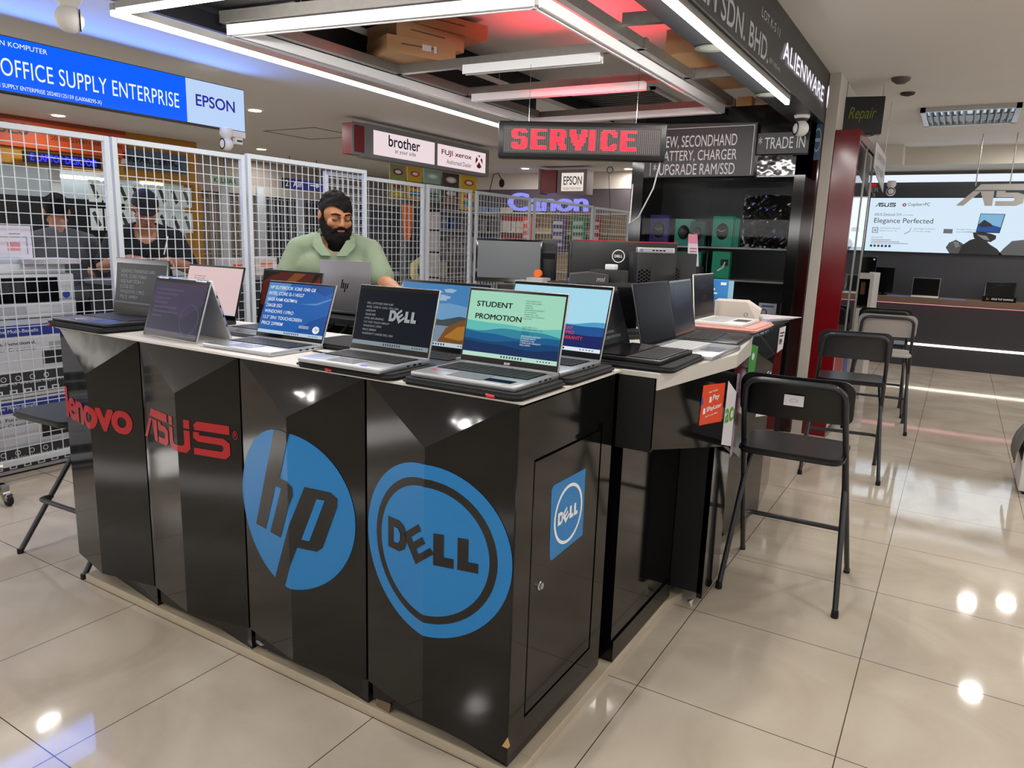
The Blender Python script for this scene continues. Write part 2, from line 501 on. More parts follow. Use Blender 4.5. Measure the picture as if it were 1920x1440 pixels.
# side of the corner cabinet: panel, door with lock, sticker
c3 = cabs[3]
g = G()
xs = -.1335
g.box(xs, -.129, -.6, -.52, .045, 1.018); g.box(xs, -.129, -.105, -.03, .045, 1.018)
g.box(xs, -.129, -.52, -.105, .885, 1.018); g.box(xs, -.129, -.52, -.105, .045, .14)
obj('side_panel', g, m_black, c3)
g = G(); g.box(xs, -.130, -.512, -.112, .146, .862, 0, .0015)
dr = obj('door', g, m_black, c3)
g = G(); g.lathe([(.013, 0), (.013, .004), (.009, .006), (.009, .01)], (-.1301, -.464, .506), 16, ax='x'); g.box(-.121, -.1195, -.467, -.461, .498, .514)
obj('lock', g, m_steel, dr, smooth=30)
g = G()
st = [(-.405, .771), (-.418, .762), (-.413, .59), (-.409, .56), (-.398, .553), (-.206, .561), (-.209, .768)]
o_ = (-.1294, 0, 0)
g.flat([(y, z) for y, z in st], o_, Y_, Z_, 0)
ring_flat(g, .078, .0875, (-.1288, -.308, .661), Y_, Z_, 1, 48)
ring_word(g, (-.1286, -.373, .643), Y_, Z_, .122, .037, 1, 0, (.0006, 0, 0))
obj('sticker', g, [m_blue, m_logow], dr, fix=False)['label'] = 'blue square sticker with white ring and letters'
# chipped corner of the corner cabinet
g = G(); g.hull([(-.131, -.603, .13), (-.131, -.598, .13), (-.131, -.603, .1), (-.146, -.603, .1), (-.131, -.59, .1), (-.1283, -.603, .13), (-.1283, -.59, .1), (-.1283, -.603, .1)])
obj('chipped_edge', g, M('bare_wood', '#c09a63', .8), c3)
# white worktop over the four cabinets
m_top = M('white_worktop', '#d8d4cd', .35)
g = G(); g.hull([(-2.185, -.606, 1.028), (-.118, -.606, 1.028), (-.118, -.004, 1.028), (-2.185, -.02, 1.028), (-2.185, -.606, 1.035), (-.118, -.606, 1.035), (-.118, -.004, 1.035), (-2.185, -.02, 1.035)])
tag(obj('worktop', g, m_top), 'thin white worktop along the front cabinets carrying the front laptops', 'worktop')
# small litter in the toe gaps
g = G(); random.seed(3)
g.hull([(-1.10+random.uniform(-.05, .05), -.595+random.uniform(0, .035), .031+random.uniform(0, .045)) for k in range(10)])
tag(obj('crumpled_bag', g, M('clear_bag', '#9aa0a4', .15, spec=.8)), 'crumpled clear plastic bag under the disc cabinet', 'bag')
g = G(); g.hull([(-.60, -.585, .031), (-.545, -.59, .031), (-.60, -.56, .031), (-.545, -.56, .031), (-.6, -.585, .055), (-.54, -.59, .06), (-.6, -.56, .06), (-.545, -.56, .055)])
tag(obj('wood_block', g, M('old_wood', '#6d5c4b', .9, noise=(20, .3))), 'small wooden block on the kerb under the ring cabinet', 'block')
g = G(); g.hull([(-.13+random.uniform(-.02, .02)+.1, .62+random.uniform(-.02, .02), .002+random.uniform(0, .03)) for k in range(9)])
tag(obj('crumpled_wrapper', g, M('foil_wrapper', '#dfe0df', .2, metal=.6)), 'tiny crumpled silver wrapper on the floor by the kerb', 'wrapper')

# ------------------------------------------------------------------ right-hand counter of the kiosk
side = thing('counter_unit', 'black side counter with white drooping cover and orange payment sticker', 'counter', (0, 0, 0), 0, 'black counters along the right side')
g = G(); g.box(-.55, -.11, .022, .6, .1, .98); g.box(-.55, -.12, .6, 1.1, .03, .98)
obj('carcass', g, m_black, side)
g = G(); g.box(-.5, -.104, .03, .6, .03, .105); obj('plinth', g, m_black, side)
# folded apron whose lower edge slopes to the prow
g = G()
A0, A1, A2 = (-.005, -.012), (.075, .58), (.0, 1.12)
def ap(p, z): return (p[0], p[1], z)
def slab(g, p, q, zt0, zb0, zt1, zb1, th=.02, m=0):
    d = (V(q)-V(p)); n = V((-d.y, d.x)).normalized()*th
    pp = (p[0]+n.x, p[1]+n.y); qq = (q[0]+n.x, q[1]+n.y)
    g.hull([ap(p, zt0), ap(p, zb0), ap(q, zt1), ap(q, zb1), ap(pp, zt0), ap(pp, zb0), ap(qq, zt1), ap(qq, zb1)], m)
slab(g, A0, A1, 1.02, .80, 1.02, .69); obj('apron_panel', g, m_black, side)
g = G(); slab(g, A1, A2, 1.02, .69, 1.02, .5); obj('apron_panel', g, m_black, side)
g = G(); g.box(-.125, -.01, -.012, .008, .79, 1.02); obj('end_board', g, m_bmatt, side)
# support post under the prow
g = G(); g.prism([(-.11, .61), (.02, .61), (.02, .63), (-.09, .63), (-.09, .9), (-.11, .9)], .07, .72, 'z', 0)
obj('post_board', g, m_bmatt, side)
g = G(); g.hull([(.022, .61, .05), (.022, .61, .72), (.0, .93, .02), (.0, .93, .66), (.0, .61, .05), (.0, .61, .72), (-.02, .93, .02), (-.02, .93, .66)])
obj('post_panel', g, m_black, side)
# white cover with drooping edge
m_vinyl = M('white_vinyl', '#c9c5be', .3, bump=(14, .1))
g = G()
top = [(-.548, -.008), (-.004, -.014), (.078, .578), (.003, 1.125), (-.548, 1.125)]
g.prism(top, 1.021, 1.035, 'z', 0)
slab(g, (.0, -.014), (.081, .578), 1.034, .985, 1.034, .987, .004); slab(g, (.081, .578), (.004, 1.125), 1.034, .987, 1.034, .96, .004)
obj('vinyl_cover', g, m_vinyl, side)['label'] = 'white drooping vinyl cover'
# stickers on the apron
def on_ap(t, z, off=.0015):
    p = V(A0).lerp(V(A1), t); d = (V(A1)-V(A0)).normalized(); n = V((d.y, -d.x))*off
    return V((p.x+n.x, p.y+n.y, z))
apd = V(((A1[0]-A0[0]), (A1[1]-A0[1]), 0)).normalized()
LA = (V(A1)-V(A0)).length
m_or = M('sticker_orange', '#d9441c', .4)
g = G()
o0 = on_ap(0, 0)
def R_(a, b, c_, d_): return [(a, c_), (b, c_), (b, d_), (a, d_)]
g.flat([(.325, .818), (.515, .80), (.52, .94), (.335, .955)], o0, apd, Z_, 0)
g.flat([(.326, .885), (.346, .89), (.34, .91), (.328, .915)], on_ap(0, 0, .002), apd, Z_, 2)
o1 = on_ap(0, 0, .0022)
for tx, u, z, w, h in (('PAY WITH', .385, .92, .07, .007), ('Pay', .42, .885, .055, .025), ('SPayLater', .375, .852, .125, .021), ('PAY LATER', .37, .838, .1, .005)):
    g.text(tx, V(o1)+apd*u+Z_*z, apd, Z_, w=w, h=h, m=1, bold=.02)
g.flat([(.392, .887), (.412, .886), (.41, .906), (.394, .907)], o1, apd, Z_, 1)
g.flat([(.348, .853), (.366, .852), (.365, .872), (.35, .873)], o1, apd, Z_, 1)
obj('payment_sticker', g, [m_or, m_logow, M('sticker_blue', '#27408f', .4)], side, fix=False)['label'] = 'orange payment sticker'
g = G()
m_paper = M('white_paper', '#cfcbd0', .5)
g.flat([(.533, .71), (LA+.028, .685), (LA+.034, .89), (.545, .945)], o0, apd, Z_, 0)
n2 = (V(A2)-V(A1)); ap2 = V((n2.x, n2.y, 0)).normalized(); nn = V((ap2.y, -ap2.x, 0))*.0015
a1 = V((A1[0], A1[1], 0))+nn
g.text('ac', V(o1)+apd*.545+Z_*.785, apd, Z_, w=.07, h=.055, m=1, bold=.02)
g.rect(o1, apd, Z_, LA+.022, LA+.029, .79, .83, 1)
obj('brand_sheet', g, [m_paper, M('sticker_green', '#4f9a1c', .4)], side, fix=False)['label'] = 'white sheet with green letters'
# leaflets taped on the far face
g = G()
g.flat([(.1, .62), (.19, .61), (.2, .93), (.1, .95)], a1, ap2, Z_, 0); g.flat([(.11, .75), (.18, .74), (.185, .86), (.11, .87)], a1+nn, ap2, Z_, 1)
obj('leaflet', g, [M('leaflet_mauve', '#9b90a6', .3), M('leaflet_plum', '#5a3550', .3)], side, fix=False)

far = thing('counter_unit', 'black side counter with green and white stickers under a pink laptop sleeve', 'counter', (0, 0, 0), 0, 'black counters along the right side')
g = G(); g.box(-.55, -.1, 1.13, 2.15, .03, 1.02); obj('carcass', g, m_black, far)
B0, B1_, B2 = (-.06, 1.14), (.0, 1.62), (-.06, 2.14)
g = G(); g.hull([(B0[0], B0[1], 1.02), (B0[0], B0[1], .1), (B1_[0], B1_[1], .86), (B1_[0], B1_[1], .1), (-.12, 1.14, 1.02), (-.12, 1.14, .1), (-.12, 1.62, .9), (-.12, 1.62, .1)]); obj('side_panel', g, m_black, far)
g = G(); g.hull([(B2[0], B2[1], 1.02), (B2[0], B2[1], .1), (B1_[0], B1_[1], .86), (B1_[0], B1_[1], .1), (-.12, 2.14, 1.02), (-.12, 2.14, .1), (-.12, 1.62, .9), (-.12, 1.62, .1)]); obj('side_panel', g, m_black, far)
g = G(); g.hull([(B0[0], B0[1]+.004, 1.02), (B2[0], B2[1]-.004, 1.02), (B1_[0]+.001, B1_[1], .86), (-.1, 1.15, 1.02), (-.1, 2.1, 1.02)]); obj('sloped_panel', g, m_blackg, far)
g = G(); g.box(-.55, -.04, 1.13, 2.15, 1.021, 1.035); obj('worktop', g, m_bmatt, far)
bd = V((B1_[0]-B0[0], B1_[1]-B0[1], 0)).normalized(); bn = V((bd.y, -bd.x, 0))*.0015
b0 = V((B0[0], B0[1], 0))+bn
g = G()
g.flat([(.1, .86), (.235, .85), (.255, .965), (.165, .985)], b0, bd, Z_, 0)
g.flat([(.085, .83), (.23, .815), (.235, .85), (.1, .86)], b0, bd, Z_, 1)
g.flat([(.07, .70), (.225, .69), (.23, .815), (.085, .83)], b0, bd, Z_, 2)
g.flat(disc_pts(.017, 20, .195, .925), b0+bn, bd, Z_, 2)
for k in range(4):
    g.flat(R_(.1+.06*(k % 2), .15+.06*(k % 2), .72+.045*(k//2), .75+.045*(k//2)), b0+bn, bd, Z_, 3 if k else 1)
obj('payment_sticker', g, [M('sticker_green2', '#2f8a35', .4), M('sticker_crimson', '#a3223a', .4), m_paper, M('sticker_navy', '#2a3f86', .4)], far, fix=False)['label'] = 'green and white payment sticker'
g = G()
g.flat([(.31, .62), (LA*.79, .60), (LA*.79, .82), (.43, .83), (.34, .80)], b0, bd, Z_, 0)
ar = [(.47+.115*math.cos(a), .715+.115*math.sin(a)) for a in [D2(95+6*k) for k in range(22)]]+[(.47+.105*math.cos(a), .715+.105*math.sin(a)) for a in [D2(221-6*k) for k in range(22)]]
g.flat([p for p in ar], b0+bn, bd, Z_, 1)
g.text('DELL', b0+bn+bd*.395+Z_*.68, bd, Z_, w=.07, h=.05, m=1, bold=.03)
obj('brand_sheet', g, [m_paper, M('ink_blue', '#1c3a9c', .4)], far, fix=False)['label'] = 'white sheet with blue ring'
# ------------------------------------------------------------------ laptops
m_silver = M('laptop_silver', '#b4b6ba', .32, metal=.75)
m_lblk = M('laptop_black', '#131316', .38)
m_lnavy = M('laptop_navy', '#16181f', .35)
m_lgrey = M('laptop_grey', '#55565a', .35, metal=.6)
m_key = M('keycap_black', '#17181a', .5)
m_keyl = M('keycap_light', '#b8babb', .5)
m_bez = M('bezel_black', '#070708', .12, spec=.5)
m_felt = M('sleeve_felt', '#17181a', .85, bump=(180, .2))
m_zip = M('zip_red', '#b8242b', .5)
m_bar = E('taskbar_pale', '#c9d6dc', .85)
m_tile = E('taskbar_icon', '#2c3f58', .6)
m_scrw = E('screen_white', '#e9eef2', .95)
m_scrb = E('screen_black_text', '#050708', .3)

def laptop(name, label, x, y, ang, w, d, h, th, z, body=None, keys=None, screen=None, smats=None, bez=(.012, .012, .02, .035), lidm=None, pad=True, t=.015, kb=True, logo=None, group='laptops on show on the kiosk counters', half=False):
    """hinge line at (x, y, z); ang turns the laptop; th is the lid's angle above the table"""
    body = body or m_silver; keys = keys or m_key; lidm = lidm or body
    r = thing(name, label, 'laptop', (x, y, z), ang, group)
    g = G(); g.box(-w/2, w/2, -d, .012, 0, t, 0, .004)
    g.box(w/2-.0005, w/2+.0006, -d*.45, -d*.4, t*.35, t*.65, 1); g.box(w/2-.0005, w/2+.0006, -d*.32, -d*.26, t*.35, t*.65, 1); g.box(w/2-.0005, w/2+.0006, -d*.2, -d*.15, t*.35, t*.65, 1)
    obj('base', g, [body, m_bez], r, smooth=30)
    if kb:
        g = G(); nx, ny = 14, 6
        kx0, kx1 = -w*.44, w*.44
        ky1, ky0 = (-d*.1, -d*.58) if not half else (-d*.52, -d*.97)
        px = (kx1-kx0)/nx; py = (ky1-ky0)/ny
        g.rect((0, 0, t+.0002), X_, Y_, kx0-.003, kx1+.003, ky0-.003, ky1+.003, 1)
        for j in range(ny):
            if j == 0:
                for a, b in ((0, 1), (1, 2), (2, 3), (3, 9), (9, 10), (10, 11), (11, 12), (12, 14)):
                    g.box(kx0+a*px+.0012, kx0+b*px-.0012, ky0+.0012, ky0+py-.0012, t, t+.0022)
                continue
            for i in range(nx):
                g.box(kx0+i*px+.0012, kx0+(i+1)*px-.0012, ky0+j*py+.0012, ky0+(j+1)*py-.0012, t, t+.0022)
        obj('keyboard', g, [keys, m_bez if keys is m_key else body], r)
    if pad:
        g = G(); g.box(-w*.17, w*.17, -d*.95, -d*.65, t, t+.0007, 0, .0003, 1)
        obj('touchpad', g, M('pad_'+body.name, '#8d9096' if body is m_silver else '#1c1d20', .25, metal=.4 if body is m_silver else 0), r)
    if half:
        g = G(); g.box(-w*.47, w*.47, -d*.48, -d*.03, t, t+.004, 0, .0005, 1); obj('second_screen', g, m_bez, r)
    ct, st = math.cos(th), math.sin(th)
    dirv = V((0, ct, st)); nrm = V((0, -st, ct))
    lt = .006
    T = Matrix(((1, 0, 0, 0), (0, ct, -st, .004), (0, st, ct, t-.001), (0, 0, 0, 1)))   # x, along the lid, out of the screen
    g = G(T); g.box(-w/2, w/2, 0, h, -lt, 0, 0, .0025); obj('lid', g, lidm, r, smooth=30)
    g = G(T); g.box(-w/2+.0025, w/2-.0025, .004, h-.0025, -.0002, .0008); obj('bezel', g, m_bez, r)
    if screen:
        x0, x1, y0, y1 = -w/2+bez[0], w/2-bez[1], bez[3], h-bez[2]
        g = G(T); W = x1-x0; Hh = y1-y0
        mats = []
        for k, L in enumerate(screen):
            zz = .001+.00012*k
            mat = L[0]
            if mat not in mats: mats.append(mat)
            mi = mats.index(mat)
            if isinstance(L[1], str):
                _, s_, u, v, hh = L[:5]; kw = L[5] if len(L) > 5 else {}
                kw = dict(kw)
                if 'w' in kw: kw['w'] *= W
                g.text(s_, (x0+u*W, y0+v*Hh, zz), X_, Y_, h=hh*Hh, m=mi, **kw)
            else:
                g.flat([(x0+u*W, y0+v*Hh) for u, v in L[1]], (0, 0, zz), X_, Y_, mi)
        obj('screen', g, mats, r, fix=False)
    if logo:
        g = G(T); logo(g, w, h, lt); obj('lid_logo', g, logo.mats, r, fix=False)
    return r
FULL = [(0, 0), (1, 0), (1, 1), (0, 1)]
def rc(a, b, c_, d_): return [(a, c_), (b, c_), (b, d_), (a, d_)]
def taskbar(m=None, hgt=.065):
    out = [(m or m_bar, rc(0, 1, 0, hgt))]
    for k in range(8): out.append((m_tile, rc(.42+.03*k, .435+.03*k, hgt*.25, hgt*.75)))
    for k in range(5): out.append((m_tile, rc(.8+.03*k, .815+.03*k, hgt*.38, hgt*.62)))
    return out
def wave(y0, amp, ph, fr, top=False):
    p = [(k/24, y0+amp*math.sin(ph+fr*k/24)+amp*.4*math.sin(2.3*fr*k/24+ph*2)) for k in range(25)]
    return [(0, 0)]+p+[(1, 0)]
def lines(m, ls, u, v0, dv, hh, **kw):
    return [(m, s_, u, v0-dv*k, hh, kw) if kw else (m, s_, u, v0-dv*k, hh) for k, s_ in enumerate(ls)]
R90 = PI/2

def sleeve(label, x0, x1, y0, y1, z0=1.0352, hz=.018, rz=0, zip_=None, m=None):
    cx, cy = (x0+x1)/2, (y0+y1)/2
    r = thing('laptop_sleeve', label, 'sleeve', (cx, cy, z0), rz, 'laptop sleeves used as mats')
    w, d = x1-x0, y1-y0
    pts = []
    for sx, sy, a in ((1, 1, 0), (-1, 1, 90), (-1, -1, 180), (1, -1, 270)):
        for k in range(6):
            t_ = D2(a+18*k); pts.append((sx*(w/2-.03)+.03*math.cos(t_), sy*(d/2-.03)+.03*math.sin(t_)))
    g = G(); bm = bmesh.new()
    lo = [bm.verts.new((x, y, 0)) for x, y in pts]; f = bm.faces.new(lo)
    e = bmesh.ops.extrude_face_region(bm, geom=[f])
    for v in e['geom']:
        if isinstance(v, bmesh.types.BMVert): v.co.z = hz
    bmesh.ops.recalc_face_normals(bm, faces=bm.faces[:])
    ed = [q for q in bm.edges if abs(q.verts[0].co.z-q.verts[1].co.z) < 1e-6]
    bmesh.ops.bevel(bm, geom=ed, offset=hz*.42, segments=3, affect='EDGES')
    g.bm(bm); obj('cover', g, m or m_felt, r, smooth=50)
    if zip_:
        g = G(); g.tube([(zip_[0], zip_[1], hz*.5), (zip_[0]+.008, zip_[1]-.004, hz*.4), (zip_[0]+.018, zip_[1]-.005, hz*.35), (zip_[0]+.026, zip_[1]-.003, hz*.4)], [.003, .005, .005, .003], 8)
        obj('zip_pull', g, m_zip, r, smooth=60)['label'] = 'red zip pull'
    return r

# --- front row
sleeve('black sleeve under the laptop showing the STUDENT PROMOTION screen', -.485, -.118, -.625, -.365, zip_=(.09, -.128))
sleeve('black sleeve with red zip pull under the laptop with big grey letters', -.875, -.51, -.628, -.395, zip_=(-.05, -.115))
sleeve('black sleeve under the laptop at the far left end', -2.225, -1.84, -.63, -.34, zip_=(-.165, -.138))
sleeve('black sleeve under the pale blue laptop, behind the STUDENT PROMOTION one', -.5, -.115, -.358, -.05)

g1, g2, g3, g4, g5 = E('scr_mint', '#a3dcc0', .9), E('scr_teal', '#2f8aa6', .85), E('scr_sea', '#115f92', .85), E('scr_deep', '#0a4478', .85), E('scr_navy', '#082d5c', .85)
sc = [(g1, FULL), (E('scr_aqua', '#62c0b8', .9), wave(.52, .02, 1.2, 5)), (g2, wave(.43, .03, 4.4, 6)), (g3, wave(.36, .025, 1.4, 6)), (g4, wave(.27, .02, 3.4, 6)), (g5, wave(.2, .025, 1.0, 5.5))]
sc += taskbar(E('bar_mint', '#bfe3d2', .9))
sc += [(m_scrb, 'STUDENT', .09, .76, .085, dict(bold=.025, w=.39)), (m_scrb, 'PROMOTION', .09, .57, .085, dict(bold=.025, w=.5))]
sc += lines(m_scrb, ['ACER ASPIRE LITE 14', 'AMD RYZEN 5-6600U', '8GB RAM', '512GB SSD', 'AMD RADEON GRAPHICS', '14" FHD DISPLAY', 'WINDOWS 11 HSL', '2 YEARS ACER WARRANTY', 'PRICE 1899'], .61, .885, .033, .02)
sc += lines(m_scrb, ['ACER ASPIRE LITE 14', 'INTEL CORE ULTRA 5-115U', '16GB RAM', '512GB SSD'], .61, .5, .033, .02)
sc += lines(m_scrw, ['AMD RADEON GRAPHICS', '14" WUXGA DISPLAY', 'WINDOWS 11 HSL', '2 YEARS ACER WARRANTY', 'PRICE 3299RM'], .61, .365, .033, .02)
lp = laptop('laptop', 'silver laptop whose green and blue screen reads STUDENT PROMOTION', -.306, -.381, 0, .318, .218, .214, D2(78), 1.0535, screen=sc, bez=(.007, .007, .009, .02))
g = G(Matrix(((1, 0, 0, 0), (0, math.cos(D2(78)), -math.sin(D2(78)), .004), (0, math.sin(D2(78)), math.cos(D2(78)), .014), (0, 0, 0, 1))))
g.text('acer', (0, .006, .0011), X_, Y_, h=.006, al='c', bold=.02); obj('chin_lettering', g, m_logow, lp)
g = G(); g.rect((0, 0, .0154), X_, Y_, .055, .135, -.2, -.165); obj('spec_sticker', g, m_bez, lp)
g = G(); g.rect((0, 0, .0154), X_, Y_, -.135, -.118, -.165, -.15); obj('badge', g, M('badge_red', '#b8452f', .4), lp)

d1 = E('scr_midnight', '#04111f', .7); gl = E('scr_greytext', '#aab0b4', .75)
sc = [(d1, FULL)]+taskbar(E('bar_grey', '#8d9ba2', .8), .075)
sc += lines(gl, ['DELL LATITUDE 5340 X360', 'INTEL CORE I5-1335U 13TH GEN', '16GB RAM', '256GB SSD', 'INTEL IRIS GRAPHIC', '13.3" FHD TOUCH DISPLAY', 'WINDOWS 11PRO', 'PRICE 2899RM', 'WARRANTY UNDER DELL 2026'], .12, .735, .069, .036)
lp = laptop('laptop', 'silver laptop with black screen carrying big grey tilted-letter logo', -.692, -.43, 0, .305, .205, .203, D2(75), 1.0535, screen=sc, bez=(.007, .007, .014, .02))
T = Matrix(((1, 0, 0, 0), (0, math.cos(D2(75)), -math.sin(D2(75)), .004), (0, math.sin(D2(75)), math.cos(D2(75)), .014), (0, 0, 0, 1)))
g = G(T); ring_word(g, (-.015, .098, .0045), X_, Y_, .102, .033, 0, 1, (0, 0, .0002)); obj('screen_logo', g, [gl, d1], lp, fix=False)
g = G(); g.rect((0, 0, .0154), X_, Y_, .075, .1, -.2, -.188); obj('badge', g, M('badge_blue', '#3a4fd0', .4), lp)

b1, b2, b3 = E('scr_blue', '#2062b4', .85), E('scr_blue_pale', '#5b8fcb', .85), E('scr_blue_deep', '#184f9c', .85)
sc = [(b1, FULL), (b2, [(0, .55), (.3, .85), (.35, 1), (0, 1)]), (b3, [(.5, 0), (.75, .3), (1, .45), (1, 0)]), (b2, [(.55, .62), (.8, .66), (1, .78), (1, .75), (.8, .62)]), (b3, [(.62, .95), (.9, .8), (1, .9), (1, 1), (.7, 1)])]+taskbar(E('bar_sky', '#b9d2e6', .9))
sc += lines(m_scrw, ['HP ELITEBOOK X360 1040 G8', 'INTEL CORE I5-1145G7', '16GB RAM 4267MHz', '256GB SSD', 'WINDOWS 11PRO', '13.3" 2IN1 TOUCHSCREEN', 'PRICE 2399RM'], .04, .87, .119, .066, bold=.006)
sc += [(m_scrw, [(.89+.05*math.cos(k*PI/16), .155+.07*math.sin(k*PI/16)) for k in range(32)]), (b1, 'hp', .868, .12, .085, dict(shear=.3))]
for k in range(3): sc.append((m_scrw, rc(.63, .78, .2-.02*k, .206-.02*k)))
laptop('laptop', 'silver laptop with bright blue screen of white lines priced 2399RM', -1.205, -.352, D2(1), .32, .212, .208, D2(69.5), 1.0355, screen=sc, bez=(.006, .006, .008, .018))

lg = E('scr_dimtext', '#9a9ca0', .55)
sc = [(E('scr_slate', '#1b1e28', .6), FULL), (E('bar_slate', '#5e6066', .6), rc(0, 1, .06, .1))]
sc += lines(lg, ['LENOVO THINKPAD L490', 'INTEL CORE I7-8665', '8GB RAM DDR4 +', '512GB SSD', 'WINDOWS 11PRO', 'PRICE 1499RM'], .1, .78, .122, .078)
laptop('laptop', 'black laptop with grey text screen priced 1499RM at the far left end', -2.035, -.365, D2(1), .345, .238, .225, D2(83), 1.0535, body=m_lnavy, screen=sc, bez=(.012, .012, .02, .035))

# tent-folded laptop: screen panel and keyboard panel meet at the top
t = thing('tent_laptop', 'silver laptop standing folded like a tent with dim purple screen', 'laptop', (-1.585, -.545, 1.0352), D2(-3), 'laptops on show on the kiosk counters')
w = .325; hh = .215
aS = D2(72)
def panelT(a, y, z=0.0): return Matrix(((1, 0, 0, 0), (0, math.cos(a), -math.sin(a), y), (0, math.sin(a), math.cos(a), z), (0, 0, 0, 1)))
T1 = panelT(aS, .007, .002)
g = G(T1); g.box(-w/2, w/2, 0, hh, -.006, 0, 0, .002); obj('lid', g, m_silver, t, smooth=30)
g = G(T1); g.box(-w/2+.002, w/2-.002, .003, hh-.003, -.001, .0008); obj('bezel', g, m_bez, t)
ps = [E('scr_violet', '#3d3350', .8), E('scr_plum', '#2b2c44', .8), E('bar_violet', '#6d6472', .7), E('scr_faint', '#55486a', .7)]
g = G(T1)
x0, x1, y0, y1 = -w/2+.008, w/2-.008, .012, hh-.016
g.rect((0, 0, .001), X_, Y_, x0, x1, y0, y1, 0)
g.flat([(x0, y0), (x1, y0), (x1, y0+.12), (x0+.2, y0+.06), (x0+.08, y0+.1), (x0, y0+.12)], (0, 0, .0011), X_, Y_, 1)
g.rect((0, 0, .0012), X_, Y_, x0, x1, y0, y0+.014, 2)
ring_flat(g, .05, .054, (.09, .075, .0012), X_, Y_, 3)
for k in range(7): g.rect((0, 0, .0012), X_, Y_, x0+.02, x0+.02+(.16, .13, .09, .08, .14, .15, .06)[k], y1-.03-.016*k, y1-.024-.016*k, 3)
obj('screen', g, ps, t, fix=False)
ay, az = .007+hh*math.cos(aS), hh*math.sin(aS)
aB = D2(108)
g = G(Matrix(((1, 0, 0, 0), (0, 1, 0, .007+2*hh*math.cos(aS)+.004), (0, 0, 1, .002), (0, 0, 0, 1))) @ panelT(aB, 0))
g.box(-w/2, w/2, 0, hh, -.004, .006, 0, .002)
for k in range(4): g.box(w/2-.0004, w/2+.0006, .05+.035*k, .06+.035*k, -.001, .003, 1)
obj('base', g, [m_silver, m_bez], t, smooth=30)
for a_ in (-w/2+.02, w/2-.08):
    g = G(); g.tube([(a_, ay+.002, az-.001), (a_+.06, ay+.002, az-.001)], .006, 10); obj('hinge', g, m_steel, t, smooth=50)

# --- second row
sleeve('black sleeve lying empty between the bright blue screen and the lake wallpaper laptop', -1.16, -.9, -.335, -.11)
g = G(); g.tube([(-1.03, -.40, 1.0385), (-.98, -.405, 1.0385), (-.93, -.385, 1.0385), (-.885, -.388, 1.0385), (-.80, -.36, 1.0385), (-.70, -.352, 1.0385)], .0025, 8)
tag(obj('charging_cable', g, m_bmatt, smooth=60), 'thin black cable lying between the bright blue screen and the big grey logo laptop', 'cable')
pk = E('scr_pink', '#e3c6c6', .9)
sc = [(pk, FULL), (m_bar, rc(0, 1, 0, .04))]+lines(m_scrb, ['DELL PRECISION 5530', 'INTEL CORE I7-8850H', '16GB RAM', '512GB SSD', 'NVIDIA QUADRO P1000'], .13, .78, .05, .026)
laptop('laptop', 'dark laptop with plain pale pink screen behind the tent-folded one', -1.945, -.125, D2(2), .345, .23, .225, D2(74), 1.0355, body=m_lblk, screen=sc, bez=(.006, .006, .008, .02))
o1, o2, o3 = E('scr_ember', '#5a1d12', .7), E('scr_glow', '#8d4a1e', .7), E('scr_dark', '#140b10', .7)
sc = [(o1, FULL), (o3, [(0, 0), (1, 0), (1, .25), (.6, .3), (.3, .22), (0, .35)]), (o3, [(0, .8), (.15, .93), (.3, 1), (0, 1)]), (o2, [(.25, .35), (.45, .5), (.6, .85), (.75, 1), (.55, 1), (.35, .75)]), (E('scr_rust', '#7a2415', .7), [(.5, .35), (.75, .45), (.9, .8), (1, .95), (1, .5), (.8, .3)]), (o3, [(.82, .75), (1, 1), (.9, 1)])]
for k in range(8): sc.append((m_tile, rc(.05+.04*k, .075+.04*k, .03, .06)))
laptop('laptop', 'grey laptop with dark red and orange wallpaper screen', -1.495, -.105, D2(0), .33, .225, .222, D2(78), 1.0355, body=m_lgrey, screen=sc, bez=(.008, .008, .01, .012))
k1, k2, k3, k4 = E('scr_sky', '#4583bb', .85), E('scr_cloud', '#9dbbd3', .85), E('scr_autumn', '#7c4f22', .8), E('scr_water', '#7f93a8', .8)
sc = [(k1, FULL), (E('scr_sky2', '#6f9fc8', .85), [(0, .3), (1, .3), (1, .62), (.6, .7), (0, .6)])]
for u, v, s_ in ((.4, .86, .09), (.5, .78, .1), (.33, .73, .07), (.58, .9, .07), (.2, .62, .08)):
    sc.append((k2, [(u+s_*math.cos(a*PI/6)*(1+.4*math.sin(a*2.7)), v+s_*.5*math.sin(a*PI/6)) for a in range(12)]))
sc += [(E('scr_hill', '#3f4c4e', .8), [(0, .3), (.1, .42), (.35, .45), (.55, .42), (.75, .5), (1, .46), (1, .3)]), (k4, rc(0, 1, 0, .33)), (k3, [(.55, .06), (.62, .3), (.75, .42), (.9, .5), (1, .52), (1, .06)]), (E('scr_gold', '#b07a2c', .8), [(.62, .15), (.75, .33), (.9, .38), (1, .3), (1, .2), (.8, .12)])]+taskbar()
laptop('laptop', 'grey laptop with blue sky and autumn lake wallpaper', -.705, -.205, 0, .36, .2, .235, D2(71), 1.0355, body=m_lgrey, screen=sc, bez=(.009, .009, .01, .02))
h1, h2 = E('scr_ice', '#a9dcee', .95), E('scr_indigo', '#1d2a66', .85)
rt = E('scr_redtext', '#d93a36', .95)
sc = [(h1, FULL), (E('scr_azure', '#4fa3cf', .9), wave(.46, .03, 1.0, 6)), (E('scr_cobalt', '#24579b', .85), wave(.38, .03, 3.2, 6)), (h2, wave(.28, .02, .5, 5))]+taskbar(E('bar_white', '#dfe9f4', .95), .06)
sc += lines(rt, ['15.6" FHD DISPLAY', 'WINDOWS 11PRO', '3 YEAR HP WARRANTY', 'PRICE 3499RM'], .36, .335, .08, .054, bold=.01)
